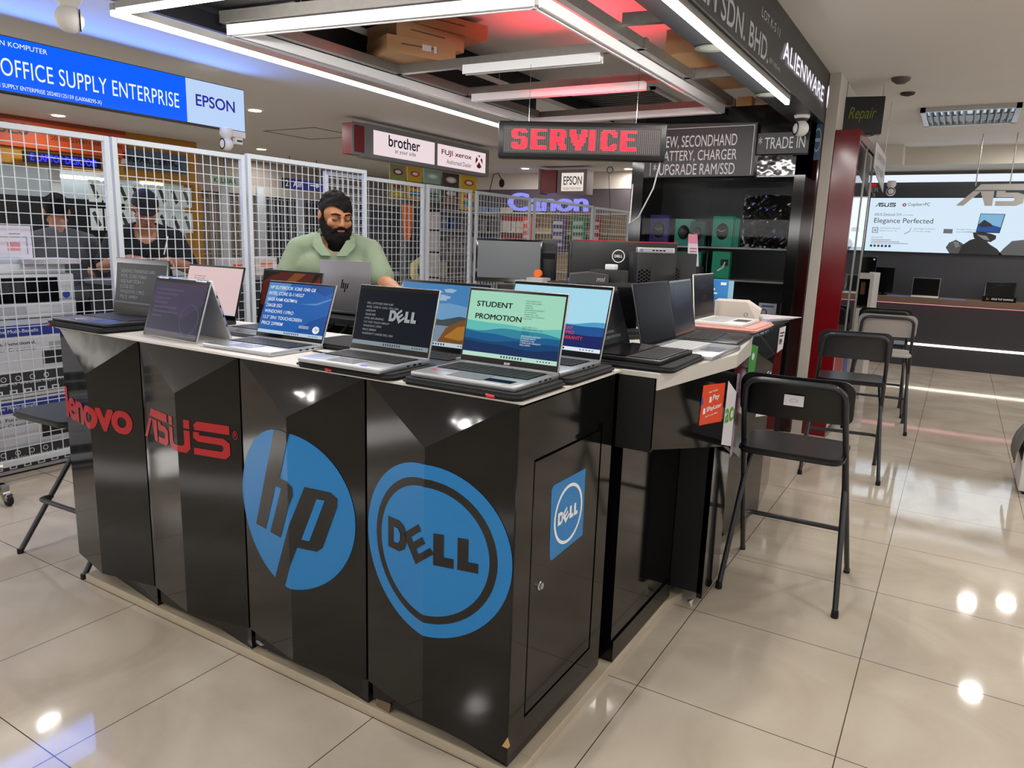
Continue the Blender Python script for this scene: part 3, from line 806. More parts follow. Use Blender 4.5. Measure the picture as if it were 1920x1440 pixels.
laptop('laptop', 'silver laptop with pale blue screen and red warranty text, right end of the front counter', -.325, -.105, D2(-1.5), .352, .24, .228, D2(72.5), 1.0535, screen=sc, bez=(.006, .006, .012, .022))

# --- laptops along the right-hand counter, facing the aisle
z_d = [(E('scr_charcoal', '#15171a', .35), FULL), (E('scr_smoke', '#24262b', .4), [(0, 0), (1, 0), (1, .4), (.35, .1), (.2, .45), (0, .1)])]
z_d += [(lg, 'ZENBOOK DUO-14', .3, .76, .06), (lg, 'I7-1165G7', .56, .63, .045), (lg, 'MX450 2GB GRAPHIC', .25, .2, .05), (lg, '4K DUO SCREEN WITH STYLUS', .2, .1, .05)]
sleeve('black sleeve under the two-screen laptop on the side counter', -.12-.155, -.12+.155, -.0, .36, rz=D2(2))
laptop('laptop', 'black two-screen laptop with keyboard at its front edge', -.232, .18, R90, .318, .222, .205, D2(72), 1.0535, body=m_lblk, screen=z_d, half=True, pad=False, bez=(.006, .006, .01, .015))
g = [(E('scr_gunmetal', '#1d1c1f', .35), FULL)]
laptop('laptop', 'laptop with pale keyboard and blank dark grey screen', -.19, .53, D2(89.5), .355, .248, .232, D2(77), 1.0355, body=m_silver, keys=m_keyl, lidm=m_lgrey, screen=g, bez=(.006, .006, .008, .014))
g = [(E('scr_inkblue', '#141b2c', .5), FULL), (E('scr_inkblue2', '#1d2a42', .5), [(.1, .5), (.9, .6), (.8, .9), (.2, .95)])]
laptop('laptop', 'slim black laptop with dark blue screen on the side counter', -.215, .905, D2(94), .345, .236, .228, D2(79.5), 1.0355, body=m_lblk, screen=g, bez=(.006, .006, .008, .016))
sleeve('pink sleeve under the white laptop', -.36, -.02, 1.28, 1.68, hz=.02, m=M('sleeve_pink', '#d39a90', .8))
g = [(E('scr_night', '#12151d', .45), FULL)]+lines(E('scr_dimred', '#7d2230', .5), ['RTX'], .45, .4, .09, .1)+[(E('scr_dim2', '#3a4150', .4), rc(.2, .6, .75, .77)), (E('scr_dim2', '#3a4150', .4), rc(.2, .5, .68, .7))]
laptop('laptop', 'white laptop on pink sleeve at the far end of the side counter', -.305, 1.465, D2(90), .322, .222, .214, D2(84), 1.0555, body=M('laptop_white', '#d8d6d3', .4), keys=m_keyl, screen=g, bez=(.008, .008, .01, .018))

# --- the laptop the man works on, its lid towards us
def hp_lines(g, w, h, lt):
    z = -lt-.0006
    for k, (x, y0, y1) in enumerate(((.016, -.012, .028), (.004, -.012, .012), (-.008, -.028, .012), (-.02, -.012, .012))):
        g.flat([(x+.003, y0), (x-.003, y0), (x-.003-.0, y1), (x+.003, y1)], (0, h*.5, z), V((1, .0, 0)), V((-.28, 1, 0)), 0)
    g.flat([(.004, .008), (.004, .013), (-.004, .013), (-.004, .008)], (.006, h*.5, z), X_, V((-.28, 1, 0)), 0)
hp_lines.mats = [m_bez]
laptop('open_laptop', 'grey laptop seen from behind its lid, in front of the man', -1.61, .352, PI, .305, .225, .222, D2(91), 1.062, body=m_lgrey, lidm=M('lid_grey', '#77757a', .4, metal=.4), logo=hp_lines, group='laptops in use')
# small black laptop behind, mostly hidden
g = [(E('scr_off', '#08090b', .3), FULL)]
laptop('open_laptop', 'small black laptop with blank screen behind the two-screen one', -.52, .80, D2(60), .3, .2, .2, D2(80), 1.0355, body=m_lblk, screen=g, group='laptops in use')
# ------------------------------------------------------------------ things inside and round the kiosk
# inner desk and shelf
t = thing('inner_desk', 'black inner desk under the laptop the man uses', 'desk', (-1.6, .4, 0))
g = G(); g.box(-.42, .42, -.16, .2, 1.03, 1.055, 0, .003); obj('desk_top', g, m_bmatt, t)
for x in (-.4, .4):
    g = G(); g.box(x-.012, x+.012, -.15, .21, 0, 1.03); obj('side_panel', g, m_bmatt, t)
g = G(); g.box(-.39, .39, .1, .2, .75, .98); obj('shelf_box', g, m_dark, t)
g = G()
for k, x in enumerate((-.12, -.05, .03, .1)):
    g.tube([(x, -.05, 1.03), (x-.01, -.17, .99-.02*k), (x+.03, -.18, .9), (x+.06, -.1, .8)], .004, 6)
tag(obj('cable', g, M('cable_grey', '#6b6c70', .5), loc=(-1.6, .4, 0)), 'grey cables hanging off the inner desk', 'cable')
t = thing('inner_counter', 'black inner counter carrying the computer towers and monitors', 'counter', (0, 0, 0))
g = G(); g.box(-1.85, -.56, 1.2, 2.2, 0, 1.0); obj('carcass', g, m_bmatt, t)
g = G(); g.box(-1.87, -.555, 1.18, 2.22, 1.0, 1.03, 0, .004); obj('worktop', g, m_dark, t)
t = thing('inner_counter', 'low black inner counter between the laptops and the towers', 'counter', (0, 0, 0))
g = G(); g.box(-1.1, -.56, .35, 1.17, 0, 1.02); obj('carcass', g, m_bmatt, t)
g = G(); g.box(-1.11, -.556, .34, 1.175, 1.02, 1.035); obj('worktop', g, m_dark, t)

def monitor(label, x, y, rz, w, h, z0, ztop, back, red=False, tilt=0, scr=None):
    t = thing('monitor', label, 'monitor', (x, y, z0), rz, 'monitors on the inner counter')
    H = ztop-z0
    g = G(); g.box(-.1, .1, -.09, .09, 0, .01, 0, .003); obj('stand_base', g, m_bmatt, t)
    g = G(); g.box(-.025, .025, .035, .055, .01, H*.6); obj('stand_neck', g, m_bmatt, t)
    T = Matrix.Translation((0, -.02, 0)) @ Matrix.Rotation(tilt, 4, 'X')
    g = G(T); g.box(-w/2, w/2, -.02, .012, H-h, H, 0, .006); g.box(-w/2, w/2, -.0215, -.02, H-h, H-h+.02, 0)
    if red: g.box(-w/2+.004, w/2-.004, -.018, .004, H, H+.004, 1)
    obj('casing', g, [back, M('trim_red', '#b01f2a', .4)], t, smooth=30)
    if scr:
        g = G(T); g.box(-w/2+.012, w/2-.012, -.0222, -.02, H-h+.022, H-.012); obj('screen', g, scr, t)
    return t
ROT = D2(30)
mon = monitor('black monitor back with white ring logo and red top edge', -.83, 1.64, ROT, .56, .33, 1.031, 1.422, M('monitor_black', '#0d0d10', .35), red=True)
g = G()
ring_flat(g, .03, .034, (-.03, -.0425, .315), X_, Z_, 0, 40)
g.text('DELL', (-.03, -.0425, .315), X_, Z_, w=.042, h=.014, al='c', va='c', bold=.03)
obj('ring_logo', g, m_logow, mon, fix=False)
monitor('monitor with plain grey blank screen left of the towers', -1.5, 1.56, ROT, .385, .245, 1.031, 1.418, m_bez, tilt=D2(-9), scr=M('blank_screen', '#45484c', .3, emit='#34373a', es=.5))

def tower(label, x, y, rz, w, d, h, z, front='plain', silver=False):
    t = thing('computer_tower', label, 'computer', (x, y, z), rz, 'computer towers on the inner counter')
    g = G(); g.box(-w/2, w/2, -d/2, d/2, 0, h, 0, .004); obj('case', g, M('tower_black', '#141416', .4), t, smooth=30)
    g = G()
    if front == 'mesh':
        for i in range(5):
            for j in range(14):
                g.flat(disc_pts(.006, 6, -w/2+.014+.0125*i, .02+.0175*j+(.008 if i % 2 else 0)), (0, -d/2-.0006, 0), X_, Z_, 0)
        g.box(-w/2+.075, -w/2+.082, -d/2-.002, -d/2, .02, h-.06, 1)
        for k in range(3): g.lathe([(.004, -.002), (.004, 0)], (w/2-.05+.012*k, -d/2, .09+.02*(k % 2)), 10, 2, 'y')
    else:
        g.box(-w/2+.01, w/2-.01, -d/2-.002, -d/2, h-.06, h-.02, 1)
        g.box(-w/2+.01, w/2-.01, -d/2-.001, -d/2, h-.11, h-.075, 0)
    obj('front_panel', g, [m_bez, m_dark, m_steel], t)
    if silver:
        g = G(); g.box(-w/2-.002, w/2+.002, -d/2-.004, -d/2+.05, h-.006, h+.022, 0, .006)
        for k in range(4): g.box(-.02+.018*k, -.008+.018*k, -d/2-.0046, -d/2-.003, h+.005, h+.011, 1)
        ring_flat(g, .004, .006, (-w/2+.018, -d/2-.0046, h+.008), X_, Z_, 1, 20)
        obj('port_strip', g, [m_silver, m_bez], t)['label'] = 'silver strip of ports'
    return t
tower('black tower with silver port strip on its top edge', -.62, 1.50, D2(33), .18, .22, .345, 1.031, 'mesh', True)
tower('low black tower right of the silver-strip one', -.645, 1.96, D2(33), .16, .28, .34, 1.031, 'mesh')
tower('black tower left of the monitor with red top edge', -1.2, 1.90, D2(28), .16, .3, .385, 1.031)
tower('narrow black tower right behind the grey blank monitor', -1.41, 1.86, D2(28), .11, .3, .388, 1.031)
# box with slanted top
t = thing('monitor_box', 'dark grey box with slanted corners printed msi SERIES', 'box', (-.69, .94, 1.0352), D2(30))
g = G(); g.prism([(-.09, 0), (.085, 0), (.085, .235), (.0, .245), (-.085, .235)], 0, .14, 'y'); obj('carton', g, M('box_charcoal', '#3a3b3d', .5), t)
g = G(); g.text('msi', (.03, -.001, .205), X_, Z_, w=.04, h=.022, shear=.25, bold=.02); g.text('SERIES', (.026, -.001, .178), X_, Z_, w=.05, h=.014); obj('lettering', g, M('print_grey', '#9a9a98', .5), t)
g = G(); g.flat([(-.08, .0), (-.02, .0), (.02, .12), (-.01, .1)], (0, -.0008, .02), X_, Z_); obj('printed_flash', g, M('print_redgrey', '#7a4a48', .5), t)
t = thing('cable_box', 'black cardboard box behind the lake wallpaper laptop', 'box', (-.84, .62, 1.0352), D2(28))
g = G(); g.box(-.11, .11, -.06, .06, 0, .195, 0, .003); obj('carton', g, m_bmatt, t)
g = G(); g.box(-.1, .1, -.062, -.06, .15, .19); obj('flap', g, m_dark, t)
def small(name, label, cat, gmk, mat, **k):
    g = G(); gmk(g); return tag(obj(name, g, mat, smooth=k.get('smooth', 35)), label, cat)
small('tape_roll', 'orange tape roll beside the grey blank monitor', 'tape', lambda g: g.lathe([(.014, -.01), (.022, -.01), (.022, .01), (.014, .01)], (-1.27, 1.5, 1.2345), 24, 0, 'y'), M('tape_orange', '#d8641c', .5))
small('white_carton', 'small pale carton under the orange tape roll', 'box', lambda g: g.box(-1.31, -1.21, 1.44, 1.54, 1.031, 1.212, 0, .003), M('carton_pale', '#9d9c9b', .6))
small('cable_bundle', 'red and white coiled cable between the towers', 'cable', lambda g: g.tube([(-1.08+.05*math.cos(a*.5), 1.4+.01*math.sin(a*1.7), 1.095+.055*math.sin(a*.5)+.003*a) for a in range(26)], .006, 8), M('cable_red', '#b5484a', .5))
small('blue_plug', 'blue plug lying by the printed dark box', 'plug', lambda g: g.box(-.96, -.92, 1.25, 1.29, 1.215, 1.235, 0, .004), M('plug_blue', '#2d62c0', .4))
small('plug_crate', 'black crate under the blue plug', 'crate', lambda g: g.box(-1.06, -.88, 1.22, 1.36, 1.031, 1.214, 0, .004), m_bmatt)
small('adapter', 'small white adapter on the box behind the printed box', 'adapter', lambda g: g.box(-.70, -.65, 1.12, 1.16, 1.29, 1.315, 0, .004), M('adapter_white', '#c9c9c8', .4))
small('black_carton', 'black carton under the white adapter', 'box', lambda g: g.box(-.76, -.6, 1.08, 1.17, 1.0352, 1.289, 0, .003), m_bmatt)
# right end of the side counter
t = thing('white_box', 'white open box with torn flap on the far counter', 'box', (-.27, 1.88, 1.0352), D2(10))
g = G(); g.hull([(-.1, -.08, 0), (.12, -.08, 0), (-.1, .1, 0), (.12, .1, 0), (-.1, -.08, .1), (.06, -.08, .1), (.13, -.06, .06), (-.1, .1, .1), (.06, .1, .1), (.13, .08, .06)]); obj('carton', g, M('carton_white', '#cfc5bb', .6), t)
g = G(); ring_flat(g, .008, .01, (.06, -.0808, .035), X_, Z_, 0, 24); g.box(-.09, .03, -.084, -.08, .005, .02); obj('printing', g, m_bez, t, fix=False)
t = thing('paper_stack', 'white papers and bags spread on the end of the far counter', 'papers', (-.15, 2.02, 1.0352), D2(70))
for k in range(4):
    g = G(); g.hull([(-.14+.01*k, -.1, .004*k), (.13+.02*k, -.08-.01*k, .004*k), (.12, .09, .004*k), (-.13, .1, .004*k), (-.14+.01*k, -.1, .004*k+.003), (.13+.02*k, -.08-.01*k, .004*k+.003), (.12, .09, .004*k+.003), (-.13, .1, .004*k+.003)])
    obj('sheet', g, m_paper, t)
t = thing('price_tag', 'white price tag hanging from the far counter edge', 'tag', (0, 0, 0))
g = G(); g.flat([(0, 0), (.075, .015), (.09, .13), (.005, .125)], (-.005, 1.72, .90), V((.15, .988, 0)), Z_); g.flat([(.0, 0), (.075, .015), (.09, .13), (.005, .125)], (-.006, 1.72, .90), V((.15, .988, 0)), Z_); obj('card', g, m_paper, t, fix=False)
g = G(); g.text('RM', (-.002, 1.735, .94), V((.15, .988, 0)), Z_, w=.035, h=.03, bold=.03); g.rect((-.002, 1.735, .98), V((.15, .988, 0)), Z_, 0, .05, 0, .006); g.rect((-.002, 1.735, .995), V((.15, .988, 0)), Z_, 0, .06, 0, .006); obj('lettering', g, m_bez, t, fix=False)
t = thing('software_box', 'bright blue retail box standing beside the white open box', 'box', (-.43, 2.02, 1.0352), D2(18))
g = G(); g.box(-.07, .07, -.02, .02, 0, .2, 0, .002); obj('carton', g, M('box_blue', '#2f7fc4', .4), t)
g = G(); g.rect((0, -.0206, 0), X_, Z_, -.05, .0, .14, .152); g.rect((0, -.0206, 0), X_, Z_, -.05, .015, .12, .128); g.rect((0, -.0206, 0), X_, Z_, .03, .06, .17, .185)
ring_flat(g, .022, .025, (0, -.0206, .06), X_, Z_, 0, 24); obj('printing', g, m_logow, t, fix=False)
g = G(); g.box(.071, .1, -.018, .018, 0, .195); obj('clear_sleeve', g, M('clear_blue', '#8fb9d4', .2), t)

# ------------------------------------------------------------------ stools
m_tube = M('stool_tube', '#3b3c40', .3, metal=.5)
m_seat = M('stool_black', '#131315', .3)
m_grain = M('stool_blackwood', '#2c2c2e', .4, noise=(3, .25))
def bend(p0, p1, p2, r, k=5):
    """points from p0 towards p1, rounded off with radius r, on to p2"""
    p0, p1, p2 = V(p0), V(p1), V(p2)
    a = p1+(p0-p1).normalized()*r; b = p1+(p2-p1).normalized()*r
    return [a*(1-t)**2+p1*2*t*(1-t)+b*t*t for t in [i/k for i in range(k+1)]]
def stool(label, x, y, rz, seatm, backm, framem=None, sf=-.02):
    fm = framem or m_tube
    t = thing('bar_stool', label, 'stool', (x, y, 0), rz, 'folding bar stools')
    r = .0115
    # back frame: one bent tube from foot over the top to the other foot (feet forward)
    A = [(-.228, .24, .012), (-.182, -.28, .80)]
    top = .925
    p = [V(A[0]), V(A[1])]+bend(A[1], (-.175, -.335, top), (.175, -.335, top), .06)+bend((-.175, -.335, top), (.175, -.335, top), (.182, -.28, .8), .06)+[V((.182, -.28, .8)), V((.228, .24, .012))]
    g = G(); g.tube(p, r, 10); obj('back_frame', g, fm, t, smooth=60)
    for s in (-1, 1):
        g = G(); g.tube([(s*.175, .02, .62), (s*.195, -.06, .48), (s*.226, -.23, .012)], r, 10); obj('leg', g, fm, t, smooth=60)
        g = G(); g.lathe([(.013, 0), (.015, .004), (.013, .03)], (s*.226, -.231, 0), 12); obj('rubber_foot', g, m_bmatt, t, smooth=40)
        g = G(); g.lathe([(.013, 0), (.013, .02)], (s*.228, .242, 0), 12); obj('rubber_foot', g, m_bmatt, t)
    fp = [V((-.215, .095, .22))]+bend((-.215, .095, .22), (-.21, .155, .225), (.21, .155, .225), .035)+bend((-.21, .155, .225), (.21, .155, .225), (.215, .095, .22), .035)+[V((.215, .095, .22))]
    g = G(); g.tube(fp, .0105, 10); obj('footrest', g, fm, t, smooth=60)
    # backrest: curved board with rounded corners
    g = G(); out = []
    bw, z0, z1 = .205, .775, .945
    for cx_, cz_, a in ((bw-.05, z1-.05, 0), (-bw+.05, z1-.05, 90), (-bw+.03, z0+.03, 180), (bw-.03, z0+.03, 270)):
        rr = .05 if cz_ > .85 else .03
        for k in range(6): out.append((cx_+rr*math.cos(D2(a+18*k)), cz_+rr*math.sin(D2(a+18*k))))
    n = len(out)
    def by(x, z): return -.268-.028*(1-(x/bw)**2)-.3*(z-.86)*.8
    vs = [(x, by(x, z), z) for x, z in out]+[(x, by(x, z)+.012, z) for x, z in out]
    # centre rows so that the board bends
    bm = bmesh.new(); fr = [bm.verts.new((x, 0, z)) for x, z in out]; f = bm.faces.new(fr)
    for xx in [-.16+.04*k for k in range(9)]:
        bmesh.ops.bisect_plane(bm, geom=bm.verts[:]+bm.edges[:]+bm.faces[:], plane_co=(xx, 0, 0), plane_no=(1, 0, 0), dist=1e-6)
    e = bmesh.ops.extrude_face_region(bm, geom=bm.faces[:])
    for v in e['geom']:
        if isinstance(v, bmesh.types.BMVert): v.co.y = .012
    for v in bm.verts: v.co.y += by(v.co.x, v.co.z)
    g.bm(bm); obj('backrest', g, backm, t, smooth=40)
    # seat: rounded board
    g = G(); out = []
    for cx_, cy_, a in ((.14, sf, 0), (-.14, sf, 90), (-.14, -.25, 180), (.14, -.25, 270)):
        for k in range(6): out.append((cx_+.055*math.cos(D2(a+18*k)), cy_+.055*math.sin(D2(a+18*k))))
    bm = bmesh.new(); f = bm.faces.new([bm.verts.new((x, y, .622)) for x, y in out])
    e = bmesh.ops.extrude_face_region(bm, geom=[f])
    for v in e['geom']:
        if isinstance(v, bmesh.types.BMVert): v.co.z = .648
    bmesh.ops.recalc_face_normals(bm, faces=bm.faces[:])
    bmesh.ops.bevel(bm, geom=[q for q in bm.edges if abs(q.verts[0].co.z-q.verts[1].co.z) < 1e-6], offset=.008, segments=2, affect='EDGES')
    g.bm(bm); obj('seat', g, seatm, t, smooth=40)
    return t
s1 = stool('black folding bar stool nearest the camera with a white label on its back', .245, 1.085, D2(2), m_seat, m_seat)
g = G(); g.box(-.035, .035, -.312, -.306, .835, .875); g2 = g
obj('care_label', g, m_paper, s1)
g = G(); ring_flat(g, .012, .014, (0, -.3126, .855), X_, Z_, 0, 30, ry=.5); obj('care_print', g, M('print_blue', '#7f8fb0', .5), s1, fix=False)
stool('black bar stool with wood-grain back in front of the red post', .205, 3.0, D2(8), m_seat, m_grain)
stool('bar stool with pale grey seat and back at the end of the row', .27, 4.52, D2(6), M('stool_palegrey', '#aeaba7', .45), M('stool_palegrey2', '#a39d9a', .45))
stool('black bar stool half hidden behind the grey-seated one', .2, 5.2, D2(6), m_seat, m_seat)
stool('black bar stool at the left side of the kiosk', -2.405, -.36, D2(183), m_seat, m_seat, sf=.2)
# ------------------------------------------------------------------ mesh fence
def fence(label, x, y0, y1, zt, zb=.1, pitch=.06, x1=None, post=.032):
    x1 = x if x1 is None else x1
    L = math.hypot(y1-y0, x1-x); a = math.atan2(y1-y0, x1-x)
    t = thing('mesh_panel', label, 'fence', (x, y0, 0), a, 'white wire mesh panels along the aisle')
    g = G(); p = post/2
    g.box(0, post, -p, p, zb, zt, 0, .003); g.box(L-post, L, -p, p, zb, zt, 0, .003)
    g.box(post, L-post, -p, p, zt-post, zt, 0, .003); g.box(post, L-post, -p, p, zb, zb+post, 0, .003)
    g.box(post/2-.006, post/2+.006, -.006, .006, 0.002, zb); g.box(L-post/2-.006, L-post/2+.006, -.006, .006, 0.002, zb)
    obj('frame', g, m_whitem, t)
    g = G(); r = .0021
    n = max(2, round((L-2*post)/pitch))
    for i in range(1, n):
        xx = post+(L-2*post)*i/n
        g.box(xx-r, xx+r, -r, r, zb+post, zt-post)
    n = round((zt-zb-2*post)/.061)
    for i in range(1, n):
        zz = zb+post+(zt-zb-2*post)*i/n
        g.box(post, L-post, -r*1.6, -r*.2, zz-r, zz+r)
    obj('wire_grid', g, m_whitem, t)
    return t
f1 = fence('white wire mesh panel on castors, first from the left', -3.6, -1.15, .485, 1.925)
g = G()
g.tube([(.9, 0, .1), (.9, -.02, .12)], .012, 8)
g.box(.765, .8, -.33, .02, .075, .105, 0, .004); g.hull([(.765, -.36, .03), (.8, -.36, .03), (.765, -.3, .105), (.8, -.3, .105), (.765, -.32, .03), (.8, -.32, .03), (.765, -.27, .105), (.8, -.27, .105)])
obj('foot_bar', g, m_alu, f1)
g = G(); g.lathe([(.028, -.012), (.032, -.006), (.032, .006), (.028, .012)], (.7825, -.345, .032), 16, 0, 'x'); g.box(.765, .80, -.36, -.33, .04, .064, 1, .006)
obj('castor', g, [m_bmatt, m_steel], f1, smooth=40)
fence('white wire mesh panel behind the person in black cap, second from the left', -3.6, .5, 1.435, 1.925)
f3 = fence('white wire mesh panel behind the man in green, third from the left', -3.6, 1.455, 2.66, 1.94)
g = G(); g.box(-.012, .004, .012, .03, 1.55, 1.68, 0, .003); obj('latch', g, m_steel, f3)
fence('shorter white mesh panel overlapping the third one', -3.68, 2.27, 3.54, 1.90)
fence('narrow white mesh panel in front of the yellow packs', -3.66, 3.56, 4.30, 1.90)
fence('white mesh panel left of the violet letters', -3.62, 4.33, 5.45, 1.895)
fence('white mesh panel below the violet letters', -3.6, 5.5, 7.1, 1.9, pitch=.075)
fence('far white mesh panel at the end of the row', -3.6, 7.13, 8.35, 1.89, pitch=.085)

# ------------------------------------------------------------------ lit signs
m_sblue = E('sign_blue', '#0560ff', 1.0); m_spale = E('sign_pale', '#bcd4f8', 1.0); m_slet = E('sign_letters', '#e9f4ff', 1.05); m_sink = M('sign_ink', '#14189c', .4, emit='#11158f', es=.2)
t = thing('lit_sign', 'long blue lit sign reading OFFICE SUPPLY ENTERPRISE with a pale end panel', 'sign', (0, 0, 0))
yS, yE, zB, zT, xF = -.9, 2.19, 2.222, 2.545, -4.5
g = G(); g.box(xF-.1, xF-.004, yS, yE+.006, zB-.006, zT+.006); obj('housing', g, m_dark, t)
g = G(); g.rect((xF, 0, 0), Y_, Z_, yS, 1.655, zB, zT, 0); g.rect((xF, 0, 0), Y_, Z_, 1.655, yE, zB, zT, 1); obj('face', g, [m_sblue, m_spale], t, fix=False)
g = G()
g.text('PERALATAN KOMPUTER', (xF+.002, .655, 2.488), Y_, Z_, w=.49, h=.03, al='r')
g.text('OFFICE SUPPLY ENTERPRISE', (xF+.002, .37, 2.312), Y_, Z_, w=1.22, h=.105, sp=1.05)
g.text('OFFICE SUPPLY ENTERPRISE 202403125159 (LA0068295-X)', (xF+.002, .99, 2.232), Y_, Z_, w=.72, h=.033, al='r')
g.text('EPSON', (xF+.002, 1.735, 2.355), Y_, Z_, w=.36, h=.088, m=1, bold=.015)
obj('lettering', g, [m_slet, m_sink], t, fix=False)
def dome_camera(label, x, y, z, rz, s=1.0, m=None, hang=True):
    t = thing('security_camera', label, 'camera', (x, y, z), rz, 'round white security cameras')
    g = G(); g.lathe([(.03*s, .1*s), (.05*s, .095*s), (.055*s, .05*s), (.045*s, .03*s), (.03*s, .01*s)], (0, 0, 0), 20)
    obj('mount', g, m or m_white, t, smooth=40)
    g = G(); g.ball((0, 0, -.035*s), .055*s, 0, 20, 12); hb = obj('head', g, m or m_white, t, smooth=60)
    g = G(); g.lathe([(.046*s, -.006*s), (.044*s, -.002*s), (.03*s, 0)], (0, -.035*s, -.035*s), 24, 0, 'y'); obj('lens', g, m_bez, hb, smooth=40)
    return t
dome_camera('round white camera under the blue lit sign, with a power adapter', -4.47, 1.98, 2.13, D2(-10), .95)
t = thing('power_adapter', 'white plug adapter under the right end of the blue lit sign', 'adapter', (-4.5, 2.11, 0)); g = G(); g.box(-.02, .02, -.07, .07, 2.165, 2.215, 0, .006); g.box(-.02, .02, -.03, .04, 2.11, 2.165, 0, .006); obj('casing', g, m_white, t); g = G(); g.box(.0202, .021, -.02, .03, 2.13, 2.145); obj('print_label', g, m_dark, t)
# red LED board
t = thing('led_sign', 'red dot-matrix LED board reading SERVICE hung from the light frame', 'sign', (-1.192, 1.80, 1.867), D2(25.9))
bw, bh = .94, .204
g = G(); g.box(-bw/2, bw/2, -.03, .04, 0, bh, 0, .012); obj('housing', g, M('board_black', '#0d0d0f', .35), t, smooth=30)
g = G(); g.box(-bw/2+.03, bw/2-.03, -.032, -.029, .03, bh-.028); obj('panel', g, M('board_panel', '#16090b', .4), t)
# dots: lit ones where the letters stand
font = {'S': ["01111100", "11000110", "11000000", "11000000", "01111100", "00000110", "00000110", "11000110", "11000110", "01111100"],
        'E': ["11111110", "11000000", "11000000", "11000000", "11111100", "11000000", "11000000", "11000000", "11000000", "11111110"],
        'R': ["11111100", "11000110", "11000110", "11000110", "11111100", "11011000", "11001100", "11001100", "11000110", "11000110"],
        'V': ["11000011", "11000011", "11000011", "01100110", "01100110", "01100110", "00111100", "00111100", "00011000", "00011000"],
        'I': ["1100", "1100", "1100", "1100", "1100", "1100", "1100", "1100", "1100", "1100"],
        'C': ["01111100", "11000110", "11000010", "11000000", "11000000", "11000000", "11000000", "11000010", "11000110", "01111100"]}
rows, nc = 16, 80
x0, x1, z0, z1 = -bw/2+.04, bw/2-.04, .042, bh-.042
lit = set(); cx = 4
for ch in 'SERVICE':
    F = font[ch]
    for r_, row in enumerate(F):
        for q, v in enumerate(row):
            if v == '1':
                [lit.add((cx+q+e, 14-int(r_*1.3+h2))) for e in (0, 1) for h2 in (0, .65)]
    cx += len(F[0])+2
sx_ = (x1-x0)/(nc-1); sz_ = (z1-z0)/(rows-1)
gd = G(); gr = G()
for i in range(nc):
    for j in range(rows):
        cxp = x0+i*sx_; czp = z0+j*sz_
        on = (i, j) in lit
        g_ = gr if on else gd
        h_ = .005 if on else .0019
        g_.rect((0, -.0326, 0), X_, Z_, cxp-h_, cxp+h_, czp-h_*1.1, czp+h_*1.1)
obj('dark_dots', gd, M('dot_off', '#7d7474', .5), t, fix=False)
obj('lit_dots', gr, E('dot_red', '#ff1520', 7), t, fix=False)
g = G()
for sx in (-.3, .3): g.tube([(sx, .0, bh), (sx, .0, .508)], .0012, 5)
obj('wire', g, m_steel, t)
g = G(); g.tube([(bw/2-.02, .0, .02), (bw/2-.05, .02, -.14), (bw/2-.12, .05, -.3), (bw/2-.17, .09, -.34), (bw/2-.16, .2, -.32), (bw/2-.15, .3, -.1)], .004, 8)
obj('power_cord', g, M('cord_white', '#b9b4b2', .5), t, smooth=60)
# aluminium light frame over the kiosk
m_trough = M('trough_white', '#dfe1e3', .4)
def trough(g, p, q, w=.05, h=.05):
    p, q = V(p), V(q); d = (q-p).normalized(); s_ = V((-d.y, d.x, 0))
    def o(a, b): return s_*a+Z_*b
    for off0, off1, b0_, b1_ in ((-w/2, w/2, -.012, 0), (-w/2, -w/2+.012, -h, -.012), (w/2-.012, w/2, -h, -.012), (-w*.3, w*.3, -h*.8, -.012)):
        g.hull([p+o(off0, b0_), p+o(off1, b0_), p+o(off0, b1_), p+o(off1, b1_), q+o(off0, b0_), q+o(off1, b0_), q+o(off0, b1_), q+o(off1, b1_)])
def bar(g, p, q, w=.035, h=.05):
    p, q = V(p), V(q); d = (q-p).normalized(); s_ = V((-d.y, d.x, 0))*w/2
    g.hull([p+s_, p-s_, p+s_+Z_*h, p-s_+Z_*h, q+s_, q-s_, q+s_+Z_*h, q-s_+Z_*h])
zf = 2.43
t = thing('light_frame', 'aluminium frame with unlit white light troughs hung over the kiosk', 'frame', (0, 0, 0))
fl, fr_, ff, fb = -2.595, -.95, .70, 3.565
for nm, p, q in (('front', (fl, ff-.13, 0), (fr_, ff+.12, 0)), ('left', (fl, ff-.13, 0), (fl+.05, fb, 0)), ('right', (fr_, ff+.12, 0), (fr_+.02, fb, 0)), ('back', (fl+.05, fb, 0), (fr_+.02, fb, 0))):
    g = G(); trough(g, (p[0], p[1], zf), (q[0], q[1], zf)); obj('light_trough', g, m_trough, t)
for y, xa, xb in ((1.72, -1.95, -1.08), (2.47, -2.4, -1.12)):
    g = G(); trough(g, (xa, y, zf-.01), (xb, y+.05, zf-.01)); obj('light_trough', g, m_trough, t)
m_bar2 = M('frame_aluminium', '#8a8681', .38, metal=.8, noise=(30, .12))
for p, q in (((fl-.02, ff-.16, zf+.005), (fr_, ff+.1, zf+.005)), ((fl+.06, ff, zf+.003), (fl+.1, fb, zf+.003)), ((fr_+.05, ff-.3, zf+.003), (fr_+.08, fb, zf+.003)), ((fl, 1.8, zf+.003), (fr_+.1, 1.84, zf+.003)), ((fl, 2.56, zf+.003), (fr_+.12, 2.6, zf+.003)), ((fl+.05, fb+.06, zf+.003), (fr_+.1, fb+.06, zf+.003)), ((fr_+.08, 1.55, zf+.05), (-.48, 1.62, zf+.05)), ((fr_+.1, 2.62, zf+.0), (-.48, 2.64, zf+.0))):
    g = G(); bar(g, p, q, .04, .055); obj('frame_bar', g, m_bar2, t)
g = G()
